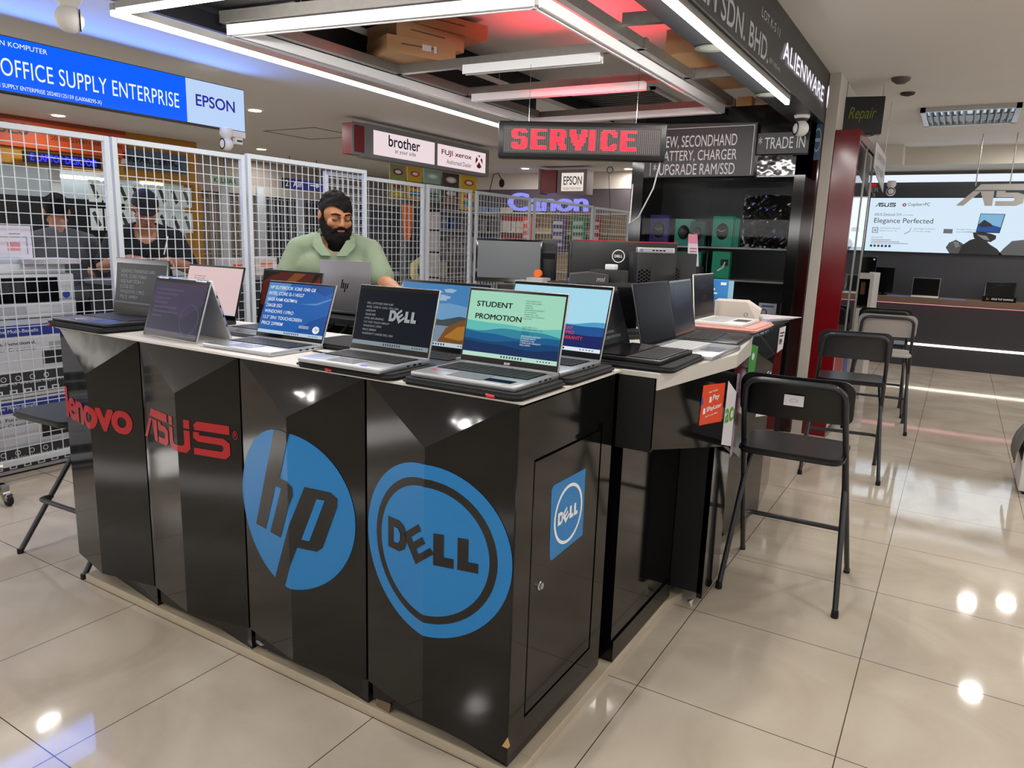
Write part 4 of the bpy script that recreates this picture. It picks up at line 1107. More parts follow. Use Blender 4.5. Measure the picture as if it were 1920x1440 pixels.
for x, y in ((fl+.05, 1.0), (fl+.07, 3.0), (fr_+.06, 1.0), (fr_+.07, 3.0)): g.tube([(x, y, zf+.05), (x, y, 2.82)], .004, 6)
obj('hanger', g, m_steel, t)
# LED tubes
def led_tube(label, p, q, s_):
    t = thing('hanging_led_tube', label, 'light', (0, 0, 0), 0, 'long LED tubes round the canopy')
    p, q = V(p), V(q)
    g = G(); bar(g, p+Z_*.022, q+Z_*.022, .03, .029); obj('housing', g, m_alu, t)
    g = G(); bar(g, p, q, .021, .022); obj('glowing_tube', g, m_led, t)
led_tube('bright LED tube along the left edge of the canopy', (-2.575, -.06, 2.315), (-2.655, 3.33, 2.315), 1)
led_tube('short LED tube along the front edge of the canopy', (-2.535, -.055, 2.315), (-.7, .12, 2.315), 1)
led_tube('bright LED tube under the black fascia beam', (-.285, -1.2, 2.258), (-.283, 2.70, 2.258), 1)
# canopy cameras and wires
dome_camera('round white camera hanging at the front left corner of the canopy', -2.73, -.16, 2.33, D2(150), 1.05)
g = G(); g.tube([(-2.66, -.12, 2.42), (-2.6, -.1, 2.40), (-2.57, -.07, 2.385)], .006, 8); g.tube([(-2.67, -.14, 2.40), (-2.62, -.14, 2.37), (-2.57, -.07, 2.375)], .004, 6)
tag(obj('lamp_cable', g, M('cord_white', '#b9b4b2'), smooth=60), 'white cable from the corner camera to the LED tubes', 'cable')
dome_camera('round white camera under the far end of the black fascia beam', -.33, 3.42, 2.258, D2(-55), .95)
g = G(); g.lathe([(.05, 2.35), (.055, 2.33), (.04, 2.28), (.03, 2.275)], (-.33, 3.42, -.005), 20); tag(obj('camera_bracket', g, m_dark, smooth=40), 'dark bracket between the fascia beam and the far camera', 'bracket')
# fascia letters
t = thing('fascia_sign', 'grey company lettering on the black fascia beam', 'lettering', (0, 0, 0))
xF = -.2485
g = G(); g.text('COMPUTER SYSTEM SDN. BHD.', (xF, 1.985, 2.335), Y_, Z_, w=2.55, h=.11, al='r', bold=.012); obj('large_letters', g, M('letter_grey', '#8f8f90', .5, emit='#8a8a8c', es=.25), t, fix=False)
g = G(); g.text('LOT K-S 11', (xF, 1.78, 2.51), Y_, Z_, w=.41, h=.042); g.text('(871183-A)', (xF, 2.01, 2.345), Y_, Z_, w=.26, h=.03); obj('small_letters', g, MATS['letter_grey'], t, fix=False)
t = thing('fascia_sign', 'white lit letters reading ALIENWARE on the fascia end', 'lettering', (0, 0, 0))
g = G()
tv, tf, tw, th_, nv_ = text_mesh('ALIENWARE', .012, 0, 1.05)
sxx, szz = 1.34/tw, .1/th_
for dx in (.004,):
    g.add([(xF+.001+dx, 2.29+x*sxx, 2.425+y*szz) for x, y in tv], tf, 0)
obj('letters', g, E('letter_lit', '#f3eef8', 1.1), t, fix=False)
g = G(); g.flat([(.06*math.cos(a)*.55*(1 if math.sin(a) > 0 else .75), .075*math.sin(a)) for a in [2*PI*k/24 for k in range(24)]], (xF+.02, 3.72, 2.475), Y_, Z_, 0); obj('head_emblem', g, MATS['letter_lit'], t, fix=False)
# recessed lamps in the fascia soffit
def downlight(label, x, y, z, r=.075, glow=True, mat=None):
    t = thing('downlight', label, 'light', (x, y, z), 0, 'round recessed ceiling lamps')
    g = G(); ring_flat(g, r*.78, r*1.12, (0, 0, -.004), X_, Y_, 0, 28); ring_flat(g, r*1.1, r*1.12, (0, 0, -.002), X_, Y_, 0, 28); obj('rim', g, m_alu if mat else m_white, t, fix=False)
    g = G(); g.flat(disc_pts(r*.8, 28), (0, 0, -.003), X_, Y_, 0); obj('diffuser', g, mat or (m_down if glow else m_white), t, fix=False)
    return t
m_cfl = M('lamp_glass', '#4c4e49', .3, emit='#c9cf9a', es=.22)
downlight('unlit recessed lamp in the black fascia soffit, nearer one', -.385, 1.46, 2.31, .065, mat=m_cfl)
downlight('unlit recessed lamp in the black fascia soffit near the far camera', -.38, 2.62, 2.31, .065, mat=m_cfl)
# cartons lying on the light frame
def carton(label, c, d, rz, z, print_=None, m=m_kraft):
    t = thing('carton', label, 'box', (c[0], c[1], z), D2(rz), 'flat cartons stored on the light frame')
    g = G(); g.box(-d[0]/2, d[0]/2, -d[1]/2, d[1]/2, 0, d[2], 0, .002); obj('board', g, m, t)
    if print_:
        g = G()
        for k in range(5):
            ring_flat(g, .008, .0105, (-d[0]*.25+.035*k, -d[1]/2-.0006, d[2]*.5), X_, Z_, 0, 14)
        g.rect((d[0]/2+.0006, 0, 0), Y_, Z_, -d[1]*.3, d[1]*.2, d[2]*.55, d[2]*.62, 0)
        obj('printing', g, M('print_brown', '#4d3b2a', .7), t, fix=False)
        if print_ > 1:
            g = G(); g.rect((d[0]/2+.0008, 0, 0), Y_, Z_, d[1]*.0, d[1]*.13, d[2]*.4, d[2]*.75); g.rect((d[0]/2+.0008, 0, 0), Y_, Z_, d[1]*.17, d[1]*.21, d[2]*.35, d[2]*.75); obj('paper_label', g, m_paper, t, fix=False)
    return t
carton('lowest flat kraft carton on the light frame, with white labels', (-2.40, 1.77), (.34, .46, .1), -27, 2.489, 2)
carton('middle flat kraft carton of the stack on the light frame', (-2.43, 1.86), (.33, .52, .1), -16, 2.590, 1)
carton('top flat kraft carton of the stack on the light frame', (-2.38, 1.98), (.33, .62, .09), -20, 2.691, 1)
carton('brown carton lying on the bars behind the fascia soffit', (-.70, 2.4), (.36, .36, .14), -6, 2.49)
carton('wide brown carton on the bars near the kiosk back wall', (-.71, 3.1), (.34, .40, .12), -4, 2.495)
carton('pale white carton above the black signboard', (-.62, 3.86), (.26, .12, .1), 0, 2.4315, m=M('carton_white', '#cfc5bb', .6))
carton('cream carton beside the white one above the signboard', (-.83, 3.86), (.11, .12, .1), 0, 2.4315, m=M('carton_cream', '#d2b478', .6))
# air grille in the kiosk recess
t = thing('air_grille', 'square black air grille in the ceiling behind the kiosk back wall', 'vent', (-2.3, 5.0, 2.795))
g = G(); ring = .45
g.box(-ring, ring, -ring, -ring+.04, 0, .024); g.box(-ring, ring, ring-.04, ring, 0, .024); g.box(-ring, -ring+.04, -ring, ring, 0, .024); g.box(ring-.04, ring, -ring, ring, 0, .024); obj('frame', g, m_white, t)
g = G(); g.box(-ring+.04, ring-.04, -ring+.04, ring-.04, .015, .024, 0)
for k in range(9): g.box(-ring+.04, ring-.04, -.37+.09*k, -.355+.09*k, 0, .015, 1)
obj('louvres', g, [m_bmatt, m_alu], t)
# ------------------------------------------------------------------ back wall of the kiosk: display case and signboards
t = thing('display_case', 'tall black glass-fronted display case at the back of the kiosk', 'cabinet', (0, 0, 0))
yb = 3.62
m_case = M('case_black', '#0c0c0e', .08, spec=.6)
m_glass = M('case_glass', '#ffffff', .02, trans=1, ior=1.12)
g = G(); g.box(-1.62, -1.52, yb-.02, 4.1, 0, 2.425); g.box(-.375, -.3, yb-.02, 4.1, 0, 2.425); obj('side_post', g, m_case, t)
g = G(); g.box(-1.52, -.375, 4.06, 4.1, .85, 1.93); obj('back_panel', g, M('case_back', '#1d2024', .4), t)
g = G(); g.box(-1.52, -.375, yb, 4.06, 0, .86); obj('base_cabinet', g, m_case, t)
g = G(); g.box(-1.62, -.3, yb-.01, 4.1, 1.925, 2.43); obj('header', g, m_case, t)
g = G(); g.box(-.67, -.3, yb-.02, yb-.01, 1.935, 2.075); obj('crinkled_film', g, M('black_film', '#0b0b0d', .08, spec=.8, bump=(9, .22)), t)
for z in (1.155, 1.40):
    g = G(); g.box(-1.52, -.375, yb+.06, 4.06, z, z+.012); obj('shelf', g, M('case_shelf', '#8d9690', .2), t)
g = G(); g.box(-1.52, -.96, yb-.006, yb, .87, 1.92); obj('glass_door', g, m_glass, t)
g = G(); g.box(-.96, -.378, yb-.012, yb-.006, .87, 1.92); obj('glass_door', g, m_glass, t)
t = thing('wall_sign', 'black framed signboard reading NEW, SECONDHAND, BATTERY, CHARGER', 'sign', (0, 0, 0))
g = G(); g.hull([(-1.5, 3.55, 1.93), (-.655, 3.55, 1.93), (-1.5, 3.55, 2.33), (-.655, 3.55, 2.30), (-1.5, 3.6, 1.93), (-.655, 3.6, 1.93), (-1.5, 3.6, 2.33), (-.655, 3.6, 2.30)]); obj('board', g, M('board_brownblack', '#1b1819', .3), t)
m_sl = M('lettering_grey', '#b4b2b0', .5, emit='#a8a6a4', es=.35)
g = G(); yy = 3.5485
g.box(-1.45, -.672, yy, yy+.001, 2.283, 2.287); g.box(-.676, -.672, yy, yy+.001, 1.94, 2.287); g.box(-1.45, -1.446, yy, yy+.001, 1.94, 2.287)
obj('border_line', g, m_sl, t)
g = G()
g.text('* NEW, SECONDHAND', (-1.425, yy, 2.135), X_, Z_, w=.633, h=.1); g.text('* BATTERY, CHARGER', (-1.425, yy, 2.037), X_, Z_, w=.64, h=.09); g.text('* UPGRADE RAM/SSD', (-1.425, yy, 1.944), X_, Z_, w=.632, h=.085)
obj('lettering', g, m_sl, t, fix=False)
t = thing('wall_sign', 'narrow dark grey board reading TRADE IN under the far camera', 'sign', (0, 0, 0))
g = G(); g.box(-.652, -.3, 3.575, 3.6, 2.082, 2.228); obj('board', g, M('board_grey', '#2c2c2f', .35), t)
g = G(); g.text('* TRADE IN', (-.643, 3.574, 2.118), X_, Z_, w=.322, h=.083); obj('lettering', g, m_sl, t, fix=False)
# goods in the case
m_teal = M('pack_teal', '#1f8f77', .5); m_mouse = M('mouse_black', '#131315', .3)
def mouse_pack(label, x, z, w=.15, h=.22, y=3.76, mm=None, col=None):
    t = thing('mouse_pack', label, 'package', (x, y, z), 0, 'mouse packs in the display case')
    g = G(); g.box(-w/2, w/2, 0, .05, 0, h, 0, .003); obj('card', g, col or m_teal, t)
    g = G(); g.ball((0, -.008, h*.5), (w*.3, .018, h*.27), 0, 16, 10); obj('mouse', g, mm or m_mouse, t, smooth=60)
    g = G(); g.tube([(-w*.2, -.026, h*.56), (0, -.03, h*.49), (w*.2, -.026, h*.56)], .003, 6); obj('mouse_trim', g, m_alu, t)
    return t
mouse_pack('teal mouse pack nearest the black plastic bag in the display case', -.9, 1.413, .16, .235)
mouse_pack('teal mouse pack half behind the dark one on the upper shelf', -1.21, 1.413, .15, .21)
mouse_pack('dark mouse pack with teal foot in the middle of the upper shelf', -1.08, 1.413, .12, .19, 3.70, col=M('pack_darkteal', '#16493f', .5))
mouse_pack('blue mouse pack at the left end of the upper shelf', -1.42, 1.413, .16, .24, col=M('pack_indigo', '#22246b', .5))
for k in range(3):
    t = thing('mouse_pack', ('teal pack edge right beside the nearest mouse pack', 'second teal pack edge from the nearest mouse pack', 'third teal pack edge, touching the plastic bag')[k], 'package', (-.818+.0165*k, 3.78, 1.413), 0, 'mouse packs in the display case')
    g = G(); g.box(-.007, .007, 0, .12, 0, .235-.008*k); obj('card', g, m_teal, t)
t = thing('headset_pack', 'green pack with white headset picture on the lower shelf', 'package', (-.89, 3.75, 1.168))
g = G(); g.box(-.07, .07, 0, .06, 0, .21, 0, .003); obj('card', g, M('pack_green', '#1e9a72', .5), t)
g = G(); g.tube([(-.02, -.002, .06), (.02, -.002, .085), (.035, -.002, .13)], .007, 8); g.box(.0, .06, -.006, 0, .1, .15, 1, .003); obj('print', g, [m_logow, m_dark], t)
t = thing('headset_pack', 'teal pack at the left of the lower shelf behind the pink leaflet', 'package', (-1.16, 3.78, 1.168))
g = G(); g.box(-.12, .1, 0, .06, 0, .2, 0, .003); obj('card', g, m_teal, t)
g = G(); g.ball((-.07, -.005, .1), .035, 0, 14, 8); obj('blister', g, M('blister_aqua', '#6fb7bd', .2), t, smooth=60)
t = thing('leaflet', 'pink and white leaflet leaning on the towers in front of the display case', 'leaflet', (-1.02, 3.45, 0))
g = G(); g.flat([(-.04, 1.27), (.05, 1.26), (.02, 1.50), (-.05, 1.50)], (0, 0, 0), X_, Z_, 0); g.flat([(-.047, 1.43), (.03, 1.43), (.02, 1.5), (-.05, 1.5)], (0, -.001, 0), X_, Z_, 1)
for k in range(5): g.rect((0, -.001, 0), X_, Z_, -.03, .025, 1.30+.022*k, 1.31+.022*k, 2)
obj('sheet', g, [m_paper, M('leaflet_pink', '#d68aa0', .5), M('leaflet_print', '#b0627c', .5)], t, fix=False)
g = G(); g.box(-.07, .07, -.03, .06, 0, 1.262); obj('stand', g, m_bmatt, t)
t = thing('plastic_bag', 'black goods wrapped in shiny crinkled clear plastic inside the display case', 'bag', (-.572, 3.86, 1.413))
random.seed(5)
bm = bmesh.new(); bmesh.ops.create_grid(bm, x_segments=26, y_segments=26, size=.2)
for v in bm.verts:
    x, y = v.co.x, v.co.y
    v.co = V((x*1.0, -.03-.05*(1-(x/.2)**2)*(1-(y/.2)**2)+random.uniform(-.012, .012), .2+y))
g = G(); g.bm(bm); g.box(-.2, .2, -.03, .0, 0, .4); obj('wrap', g, M('bag_black', '#101216', .13, spec=1.0), t)
t = thing('price_card', 'white price card on the right of the lower display case', 'card', (-.5, 3.72, .872))
g = G(); g.box(-.06, .07, 0, .006, 0, .13); obj('card', g, m_paper, t)
g = G(); ring_flat(g, .015, .026, (-.02, -.001, .06), X_, Z_, 0, 24); g.rect((0, -.001, 0), X_, Z_, -.04, .05, .1, .115, 1); g.box(.03, .08, -.004, 0, -.0, .05, 2); obj('print', g, [M('print_grey2', '#6e6d72', .5), M('print_blue2', '#3f6fb0', .5), m_teal], t, fix=False)
t = thing('toner_box', 'red box low in the display case behind the papers', 'box', (-.72, 3.72, .862)); g = G(); g.box(-.12, .1, 0, .1, 0, .07); obj('carton', g, M('toner_red', '#8f1a22', .5), t); g = G(); g.text('OFFICE', (-.1, -.001, .03), X_, Z_, w=.16, h=.028); obj('lettering', g, M('toner_pink', '#d4919a', .5), t, fix=False)
# ------------------------------------------------------------------ people
def remesh(name, g, vox, mat, parent=None, it=4, cut=None, smooth=180):
    me = bpy.data.meshes.new(name); me.from_pydata([tuple(p) for p in g.v], [], g.f)
    o = bpy.data.objects.new(name, me); COL.objects.link(o)
    r = o.modifiers.new('r', 'REMESH'); r.mode = 'VOXEL'; r.voxel_size = vox
    s_ = o.modifiers.new('s', 'SMOOTH'); s_.factor = .5; s_.iterations = it
    dg = bpy.context.evaluated_depsgraph_get()
    m2 = bpy.data.meshes.new_from_object(o.evaluated_get(dg))
    bpy.data.objects.remove(o); bpy.data.meshes.remove(me)
    m2.name = name
    if cut:
        bm = bmesh.new(); bm.from_mesh(m2)
        for co, no in cut.get('planes', []):
            bmesh.ops.bisect_plane(bm, geom=bm.verts[:]+bm.edges[:]+bm.faces[:], plane_co=co, plane_no=no, clear_outer=True, dist=1e-6)
        if 'del' in cut:
            bmesh.ops.delete(bm, geom=[f for f in bm.faces if cut['del'](f.calc_center_median())], context='FACES')
        bm.to_mesh(m2); bm.free()
    m2.materials.clear(); m2.materials.append(mat)
    m2.polygons.foreach_set('use_smooth', [True]*len(m2.polygons))
    return link(name, m2, parent)

def fingers(g, w, yd, zd, curl=.5, side=1):
    """hand from the wrist w; yd along the fingers, zd the back of the hand; side=+1 puts the thumb on yd x zd"""
    yd = V(yd).normalized(); zd = V(zd); zd = (zd-yd*zd.dot(yd)).normalized(); xd = yd.cross(zd)*side
    w = V(w)
    def P(a, b, c_): return w+xd*a+yd*b+zd*c_
    for a in (-.026, -.009, .009, .026): g.limb(P(a*.7, .0, 0), P(a, .085, .0), .0165, .013, 0, 10)
    for k, (a, L, fan) in enumerate(((.029, .072, .12), (.0097, .08, .03), (-.0097, .075, -.06), (-.028, .058, -.16))):
        p = P(a, .088, 0); ang = -.15; r = .0095
        for j, q in enumerate((.45, .32, .25)):
            d = yd*math.cos(ang)+zd*math.sin(ang)+xd*fan
            n_ = p+d.normalized()*L*q
            g.limb(p, n_, r, r*.92, 0, 8); p = n_; r *= .92; ang -= curl*(1.1 if j == 0 else .8)
    p = P(.03, .02, -.005)
    for d_, L, r in (((.75, .6, -.2), .045, .0135), ((.45, .85, -.3), .034, .011), ((.2, .9, -.35), .026, .0095)):
        n_ = p+(xd*d_[0]+yd*d_[1]+zd*d_[2]).normalized()*L
        g.limb(p, n_, r, r*.9, 0, 8); p = n_

def head_parts(g, T):
    g.T = T
    g.ball((0, .012, .135), (.074, .092, .092)); g.ball((0, -.03, .07), (.055, .062, .07)); g.ball((0, -.055, .028), (.03, .03, .022))
    for s in (-1, 1):
        g.ball((s*.036, -.058, .085), (.026, .026, .026)); g.ball((s*.031, -.074, .118), (.0165, .013, .013))
        g.limb((s*.012, -.087, .139), (s*.045, -.072, .141), .010, .009)
        g.ball((s*.076, .016, .108), (.01, .02, .031)); g.ball((s*.079, .014, .09), (.008, .012, .014))
        g.ball((s*.012, -.1, .083), (.009, .011, .008))
        g.limb((s*.05, -.02, .06), (s*.02, -.06, .025), .018, .018)
    g.limb((0, -.084, .13), (0, -.107, .09), .008, .0125); g.ball((0, -.108, .086), (.012, .011, .01))
    g.limb((-.018, -.083, .056), (.018, -.083, .056), .0075, .0075); g.limb((-.015, -.083, .047), (.015, -.083, .047), .0085, .0085)
    g.T = Matrix.Identity(4)

def human(name, label, loc, rz, H, lean, hyaw, hpitch, L, R, skin, shirt, hair, sleeve=.9, cap=None, beard=None, look='short', trouser=None, hroll=0, hs=(1.02, 1.02, 1.02), nz=1.485, wid=1.0):
    """L, R = (elbow, wrist, finger direction, back-of-hand direction) for the left (+x) and right arm; the figure faces -y"""
    t = thing(name, label, 'person', loc, rz)
    k = H/1.70
    W_ = lambda x, y, z: V((x*k, y*k, z*k))
    PV = W_(0, 0, .95)
    Rl = Matrix.Rotation(lean, 4, 'X')            # lean forward (towards -y)
    U = lambda x, y, z: PV+(Rl @ (W_(x, y, z)-PV))
    body = G(); sh = G(); tr = G(); shoe = G()
    TB = Matrix.Translation(PV) @ Rl @ Matrix.Translation(-PV) @ Matrix.Diagonal((k*wid, k, k, 1))
    body.T = TB; sh.T = TB
    for g, e in ((body, 0), (sh, .012)):
        g.ball((0, 0, .95), (.155+e, .112+e, .12+e)); g.ball((0, -.012, 1.08), (.15+e, .118+e, .16+e)); g.ball((0, 0, 1.25), (.165+e, .118+e, .17+e))
        g.limb((-.135, .01, 1.372), (.135, .01, 1.372), .062+e, .062+e); g.ball((-.09, -.055, 1.27), (.085+e, .06+e, .08+e)); g.ball((.09, -.055, 1.27), (.085+e, .06+e, .08+e))
        g.limb((-.05, .02, 1.42), (-.15, .012, 1.385), .04+e, .045+e); g.limb((.05, .02, 1.42), (.15, .012, 1.385), .04+e, .045+e)
    body.limb((0, .012, 1.38), (0, -.012, 1.50), .062, .056)
    body.T = Matrix.Identity(4); sh.T = Matrix.Identity(4)
    for s, A in ((1, L), (-1, R)):
        S0 = U(s*.178*wid, .01, 1.365); el, wr = V(A[0]), V(A[1])
        body.limb(S0, el, .052*k, .043*k); body.limb(el, el.lerp(wr, .4), .044*k, .041*k); body.limb(el.lerp(wr, .4), wr, .041*k, .027*k)
        fingers(body, wr, A[2], A[3], A[4] if len(A) > 4 else .45, -s)
        e = S0.lerp(el, sleeve)
        sh.limb(S0, e, .068*k, .064*k)
        hp = W_(s*.09, 0, .92); kn = W_(s*.11, -.03, .5); an = W_(s*.11, .02, .09)
        body.limb(hp, kn, .075*k, .055*k); body.limb(kn, an, .055*k, .038*k); body.limb(an, W_(s*.12, -.1, .04), .035*k, .03*k)
        tr.limb(hp, kn, .095*k, .078*k); tr.limb(kn, an, .078*k, .068*k)
        shoe.limb(W_(s*.11, .04, .045), W_(s*.125, -.14, .04), .044*k, .038*k)
    tr.ball(W_(0, 0, .93), (.165*k, .125*k, .12*k))
    nb = U(0, -.012, nz)
    HT = Matrix.Translation(nb) @ Matrix.Rotation(hyaw, 4, 'Z') @ Matrix.Rotation(hroll, 4, 'Y') @ Matrix.Rotation(hpitch, 4, 'X') @ Matrix.Diagonal((k*hs[0], k*hs[1], k*hs[2], 1)) @ Matrix.Translation((0, 0, -.005))
    head_parts(body, HT)
    b = remesh('body', body, .0055, skin, t, 3)
    # shirt with the neck left open
    c0 = U(0, -.02, 1.45)
    iv = TB.inverted()
    def nk(p):
        q = iv @ p
        return (q.z > 1.30 and (q.x/.075)**2+((q.y+.02)/.075)**2 < 1 and q.z > 1.36) or (look == 'collar' and q.y < -.05 and q.z > 1.355 and abs(q.x) < (q.z-1.355)*.62)
    remesh('shirt', sh, .011, shirt, t, 3, cut={'del': nk})
    if look == 'collar':
        g = G(TB)
        for s in (-1, 1):
            a = [(s*.01, -.135, 1.345), (s*.05, -.11, 1.41), (s*.07, -.02, 1.455), (s*.1, -.035, 1.435), (s*.1, -.09, 1.39), (s*.058, -.128, 1.345)]
            vs = [V(p) for p in a]; n_ = V((s*.25, -.75, .6)).normalized()*.006
            g.add([p+n_*2.2 for p in vs]+[p+n_*1.0 for p in vs], [(0, 1, 2, 3, 4, 5), (11, 10, 9, 8, 7, 6)]+[(i, (i+1) % 6, 6+(i+1) % 6, 6+i) for i in range(6)])
        g.tube([(-.072, -.02, 1.462), (-.055, .045, 1.475), (0, .068, 1.478), (.055, .045, 1.475), (.072, -.02, 1.462)], .014, 8)
        obj('collar', g, shirt, t, smooth=50)
        g = G(TB); 
        for z in (1.30, 1.22, 1.14): g.lathe([(.0055, -.003), (.0055, .002)], (.004, -.137+.0*z, z), 12, 0, 'y')
        obj('button', g, m_bmatt, t)
    o = obj('trousers', tr, trouser or m_bmatt, t, smooth=60); obj('shoe', shoe, m_bmatt, t, smooth=60)
    # hair
    random.seed(11)
    g = G(HT)
    if cap:
        g.ball((0, .014, .142), (.083, .1, .094), 0, 24, 14)
        cp = [(HT @ V((0, -.06, .150)), HT.to_3x3() @ V((0, -.18, -1))), ]
        remesh('cap', g, .006, cap, t, 3, cut={'planes': cp})
        g = G(HT); g.hull([(.06*math.sin(a), -.075-.075*math.cos(a), .148-.012*math.cos(a)) for a in [D2(-85+17*i) for i in range(11)]]+[(.06*math.sin(a), -.075-.075*math.cos(a), .154-.012*math.cos(a)) for a in [D2(-85+17*i) for i in range(11)]])
        obj('cap_brim', g, cap, t, smooth=40)
        g = G(HT); g.ball((0, .03, .105), (.079, .082, .06), 0, 20, 10)
        remesh('hair', g, .006, hair, t, 2, cut={'planes': [(HT @ V((0, -.0, .1)), HT.to_3x3() @ V((0, -1, -.1)))]})
    else:
        g.ball((0, .018, .143), (.081, .098, .092), 0, 24, 14)
        for i in range(110):
            a = random.uniform(0, 2*PI); e_ = random.uniform(.12, 1.35)
            g.ball((.072*math.cos(a)*math.cos(e_), .02+.09*math.sin(a)*math.cos(e_), .152+.085*math.sin(e_)), random.uniform(.009, .016), 0, 8, 6)
        remesh('hair', g, .0045, hair, t, 2, cut={'planes': [(HT @ V((0, -.085, .178)), HT.to_3x3() @ V((-.42, -.72, -.5))), (HT @ V((0, .0, .085)), HT.to_3x3() @ V((0, -.5, -1)))]})
        g = G(HT)
        for s in (-1, 1): g.hull([(s*.0755, -.018, .15), (s*.0775, .006, .15), (s*.0715, -.014, .085), (s*.0745, .0, .085), (s*.066, -.018, .15), (s*.066, .006, .15), (s*.066, -.012, .085), (s*.066, 0, .085)])
        obj('sideburn', g, hair, t)
    if beard:
        g = G(HT)
        g.ball((0, -.033, .05), (.067, .066, .062), 0, 22, 12); g.ball((0, -.055, -.005), (.058, .055, .065), 0, 20, 12); g.ball((0, -.052, -.04), (.044, .04, .042), 0, 16, 10)
        for s in (-1, 1): g.limb((s*.071, .0, .085), (s*.06, -.02, .04), .013, .022); g.limb((s*.06, -.02, .04), (s*.04, -.05, .0), .022, .028)
        for i in range(60):
            a = random.uniform(0, PI); z = random.uniform(-.075, .03)
            r_ = .056*(1-.35*max(0, -z)/.06)
            g.ball((r_*math.cos(a), -.05-r_*.9*math.sin(a), z), random.uniform(.008, .014), 0, 8, 6)
        remesh('beard', g, .0055, beard, t, 2, cut={'planes': [(HT @ V((0, -.1, .0475)), HT.to_3x3() @ V((0, -.5, 1)))], 'del': lambda p: (lambda q: abs(q.x) < .019 and .042 < q.z < .06 and q.y < -.07)(HT.inverted() @ p)})
        g = G(HT)
        for s in (-1, 1): g.limb((s*.003, -.099, .068), (s*.026, -.089, .06), .0065, .0055); g.limb((s*.026, -.089, .06), (s*.036, -.078, .04), .007, .011)
        obj('moustache', g, beard, t, smooth=60)
    g = G(HT)
    for s in (-1, 1): g.limb((s*.014, -.0965, .143), (s*.033, -.0905, .148), .004, .0045, 0, 8); g.limb((s*.033, -.0905, .148), (s*.05, -.0785, .142), .0045, .0025, 0, 8)
    obj('eyebrows', g, hair, t, smooth=60)
    g = G(HT)
    for s in (-1, 1): g.tube([(s*.018, -.086, .113), (s*.026, -.0895, .1105), (s*.036, -.0885, .1105), (s*.045, -.083, .114)], .0022, 6)
    obj('eyelashes', g, m_bmatt, t, smooth=60)
    g = G(HT); g.limb((-.017, -.0895, .0545), (.017, -.0895, .0545), .0042, .0042); g.limb((-.013, -.0915, .048), (.013, -.0915, .048), .0055, .0055)
    obj('lips', g, M('lips', '#8a5248', .5), t, smooth=60)
    return t
sk1 = M('skin_brown', '#a06c4b', .5, noise=(14, .06)); sk2 = M('skin_tan', '#a06d52', .5); hr = M('hair_black', '#0c0a0a', .85, spec=.25, noise=(60, .3)); bd_ = M('beard_black', '#110e0d', .9, spec=.2, noise=(70, .35))
man = human('person', 'bearded man in sage green shirt looking down at a laptop behind the kiosk counter', (-2.172, .86, 0), D2(42), 1.655, D2(6), D2(22), D2(17),
      ((.262, -.27, 1.17), (.34, -.50, 1.125), (.25, -.9, -.2), (.1, -.1, 1)), ((-.29, -.08, 1.10), (-.12, -.30, 1.14), (.3, -.9, -.05), (-.2, -.1, 1)),
      sk1, M('shirt_sage', '#76856e', .8, noise=(5, .07), bump=(11, .5)), hr, beard=bd_, look='collar', sleeve=.82, hs=(1.1, 1.02, .93), nz=1.458, wid=1.07, trouser=M('trousers_navy', '#1c1f2a', .8))
human('person', 'person in black cap and black t-shirt bent over writing behind the mesh panel', (-4.32, 1.14, 0), D2(58), 1.72, D2(25), D2(6), D2(30),
      ((.27, -.28, 1.14), (.12, -.5, 1.20), (-.4, -.8, 0), (.2, -.2, 1)), ((-.27, -.3, 1.15), (-.1, -.5, 1.21), (.4, -.8, 0), (-.2, -.2, 1)),
      sk2, M('tshirt_black', '#0c0d10', .85), hr, sleeve=.85, cap=M('cap_black', '#0e0b0c', .8))
human('person', 'person in grey t-shirt seen from behind, left of the one in black cap', (-4.62, .72, 0), D2(-108), 1.63, D2(16), D2(-8), D2(22),
      ((.27, -.2, 1.05), (.15, -.43, 1.1), (-.4, -.8, 0), (.2, -.2, 1)), ((-.28, -.16, 1.04), (-.14, -.42, 1.1), (.4, -.8, 0), (-.2, -.2, 1)),
      sk2, M('tshirt_grey', '#4d4e52', .85), hr, sleeve=.85)
g = G(); g.tube([(-3.83, .95, 1.24), (-3.80, .965, 1.36)], .004, 8); tag(obj('pen', g, m_white), 'white pen held by the person in black cap', 'pen')
# ------------------------------------------------------------------ left side: shop behind the mesh
t = thing('printer', 'white office printer with black panel on top of the printed cartons', 'printer', (-4.05, 0, .87))
g = G(); g.box(-.2, .15, -.75, .39, 0, .1, 0, .006); g.box(-.2, .15, -.75, .39, .1, .255, 0, .01); obj('body', g, M('printer_white', '#b9bcc0', .4), t, smooth=30)
g = G(); g.box(.15, .153, -.7, .29, .215-.005, .235, 0); g.box(.15, .156, -.75, .29, .09, .215, 0, .002); obj('front_panel', g, m_bez, t)
g = G(); g.box(.156, .158, -.35, -.1, .16, .205, 0); g.box(.156, .158, -.05, .1, .15, .21, 1)
for i in range(3):
    for j in range(3): g.box(.158, .1595, .0+.03*i, .02+.03*i, .155+.018*j, .168+.018*j, 0)
obj('control_panel', g, [M('display_grey', '#33373d', .3), m_dark], t)
g = G(); g.box(.15, .16, -.6, .1, .02, .07, 0, .003); obj('paper_tray', g, M('tray_grey', '#9a9da1', .4), t)
g = G(); g.lathe([(.022, .15), (.022, .152)], (0, .335, .13), 20, 0, 'x'); obj('badge', g, M('badge_navy', '#23408f', .4), t)
g = G(); g.box(-.2, .12, -.75, .36, .255, .315, 0, .01); obj('scanner_lid', g, M('printer_lid', '#c6c9cc', .4), t, smooth=30)
t = thing('papers', 'loose stack of papers on top of the white printer', 'papers', (-3.95, .262, 1.1853))
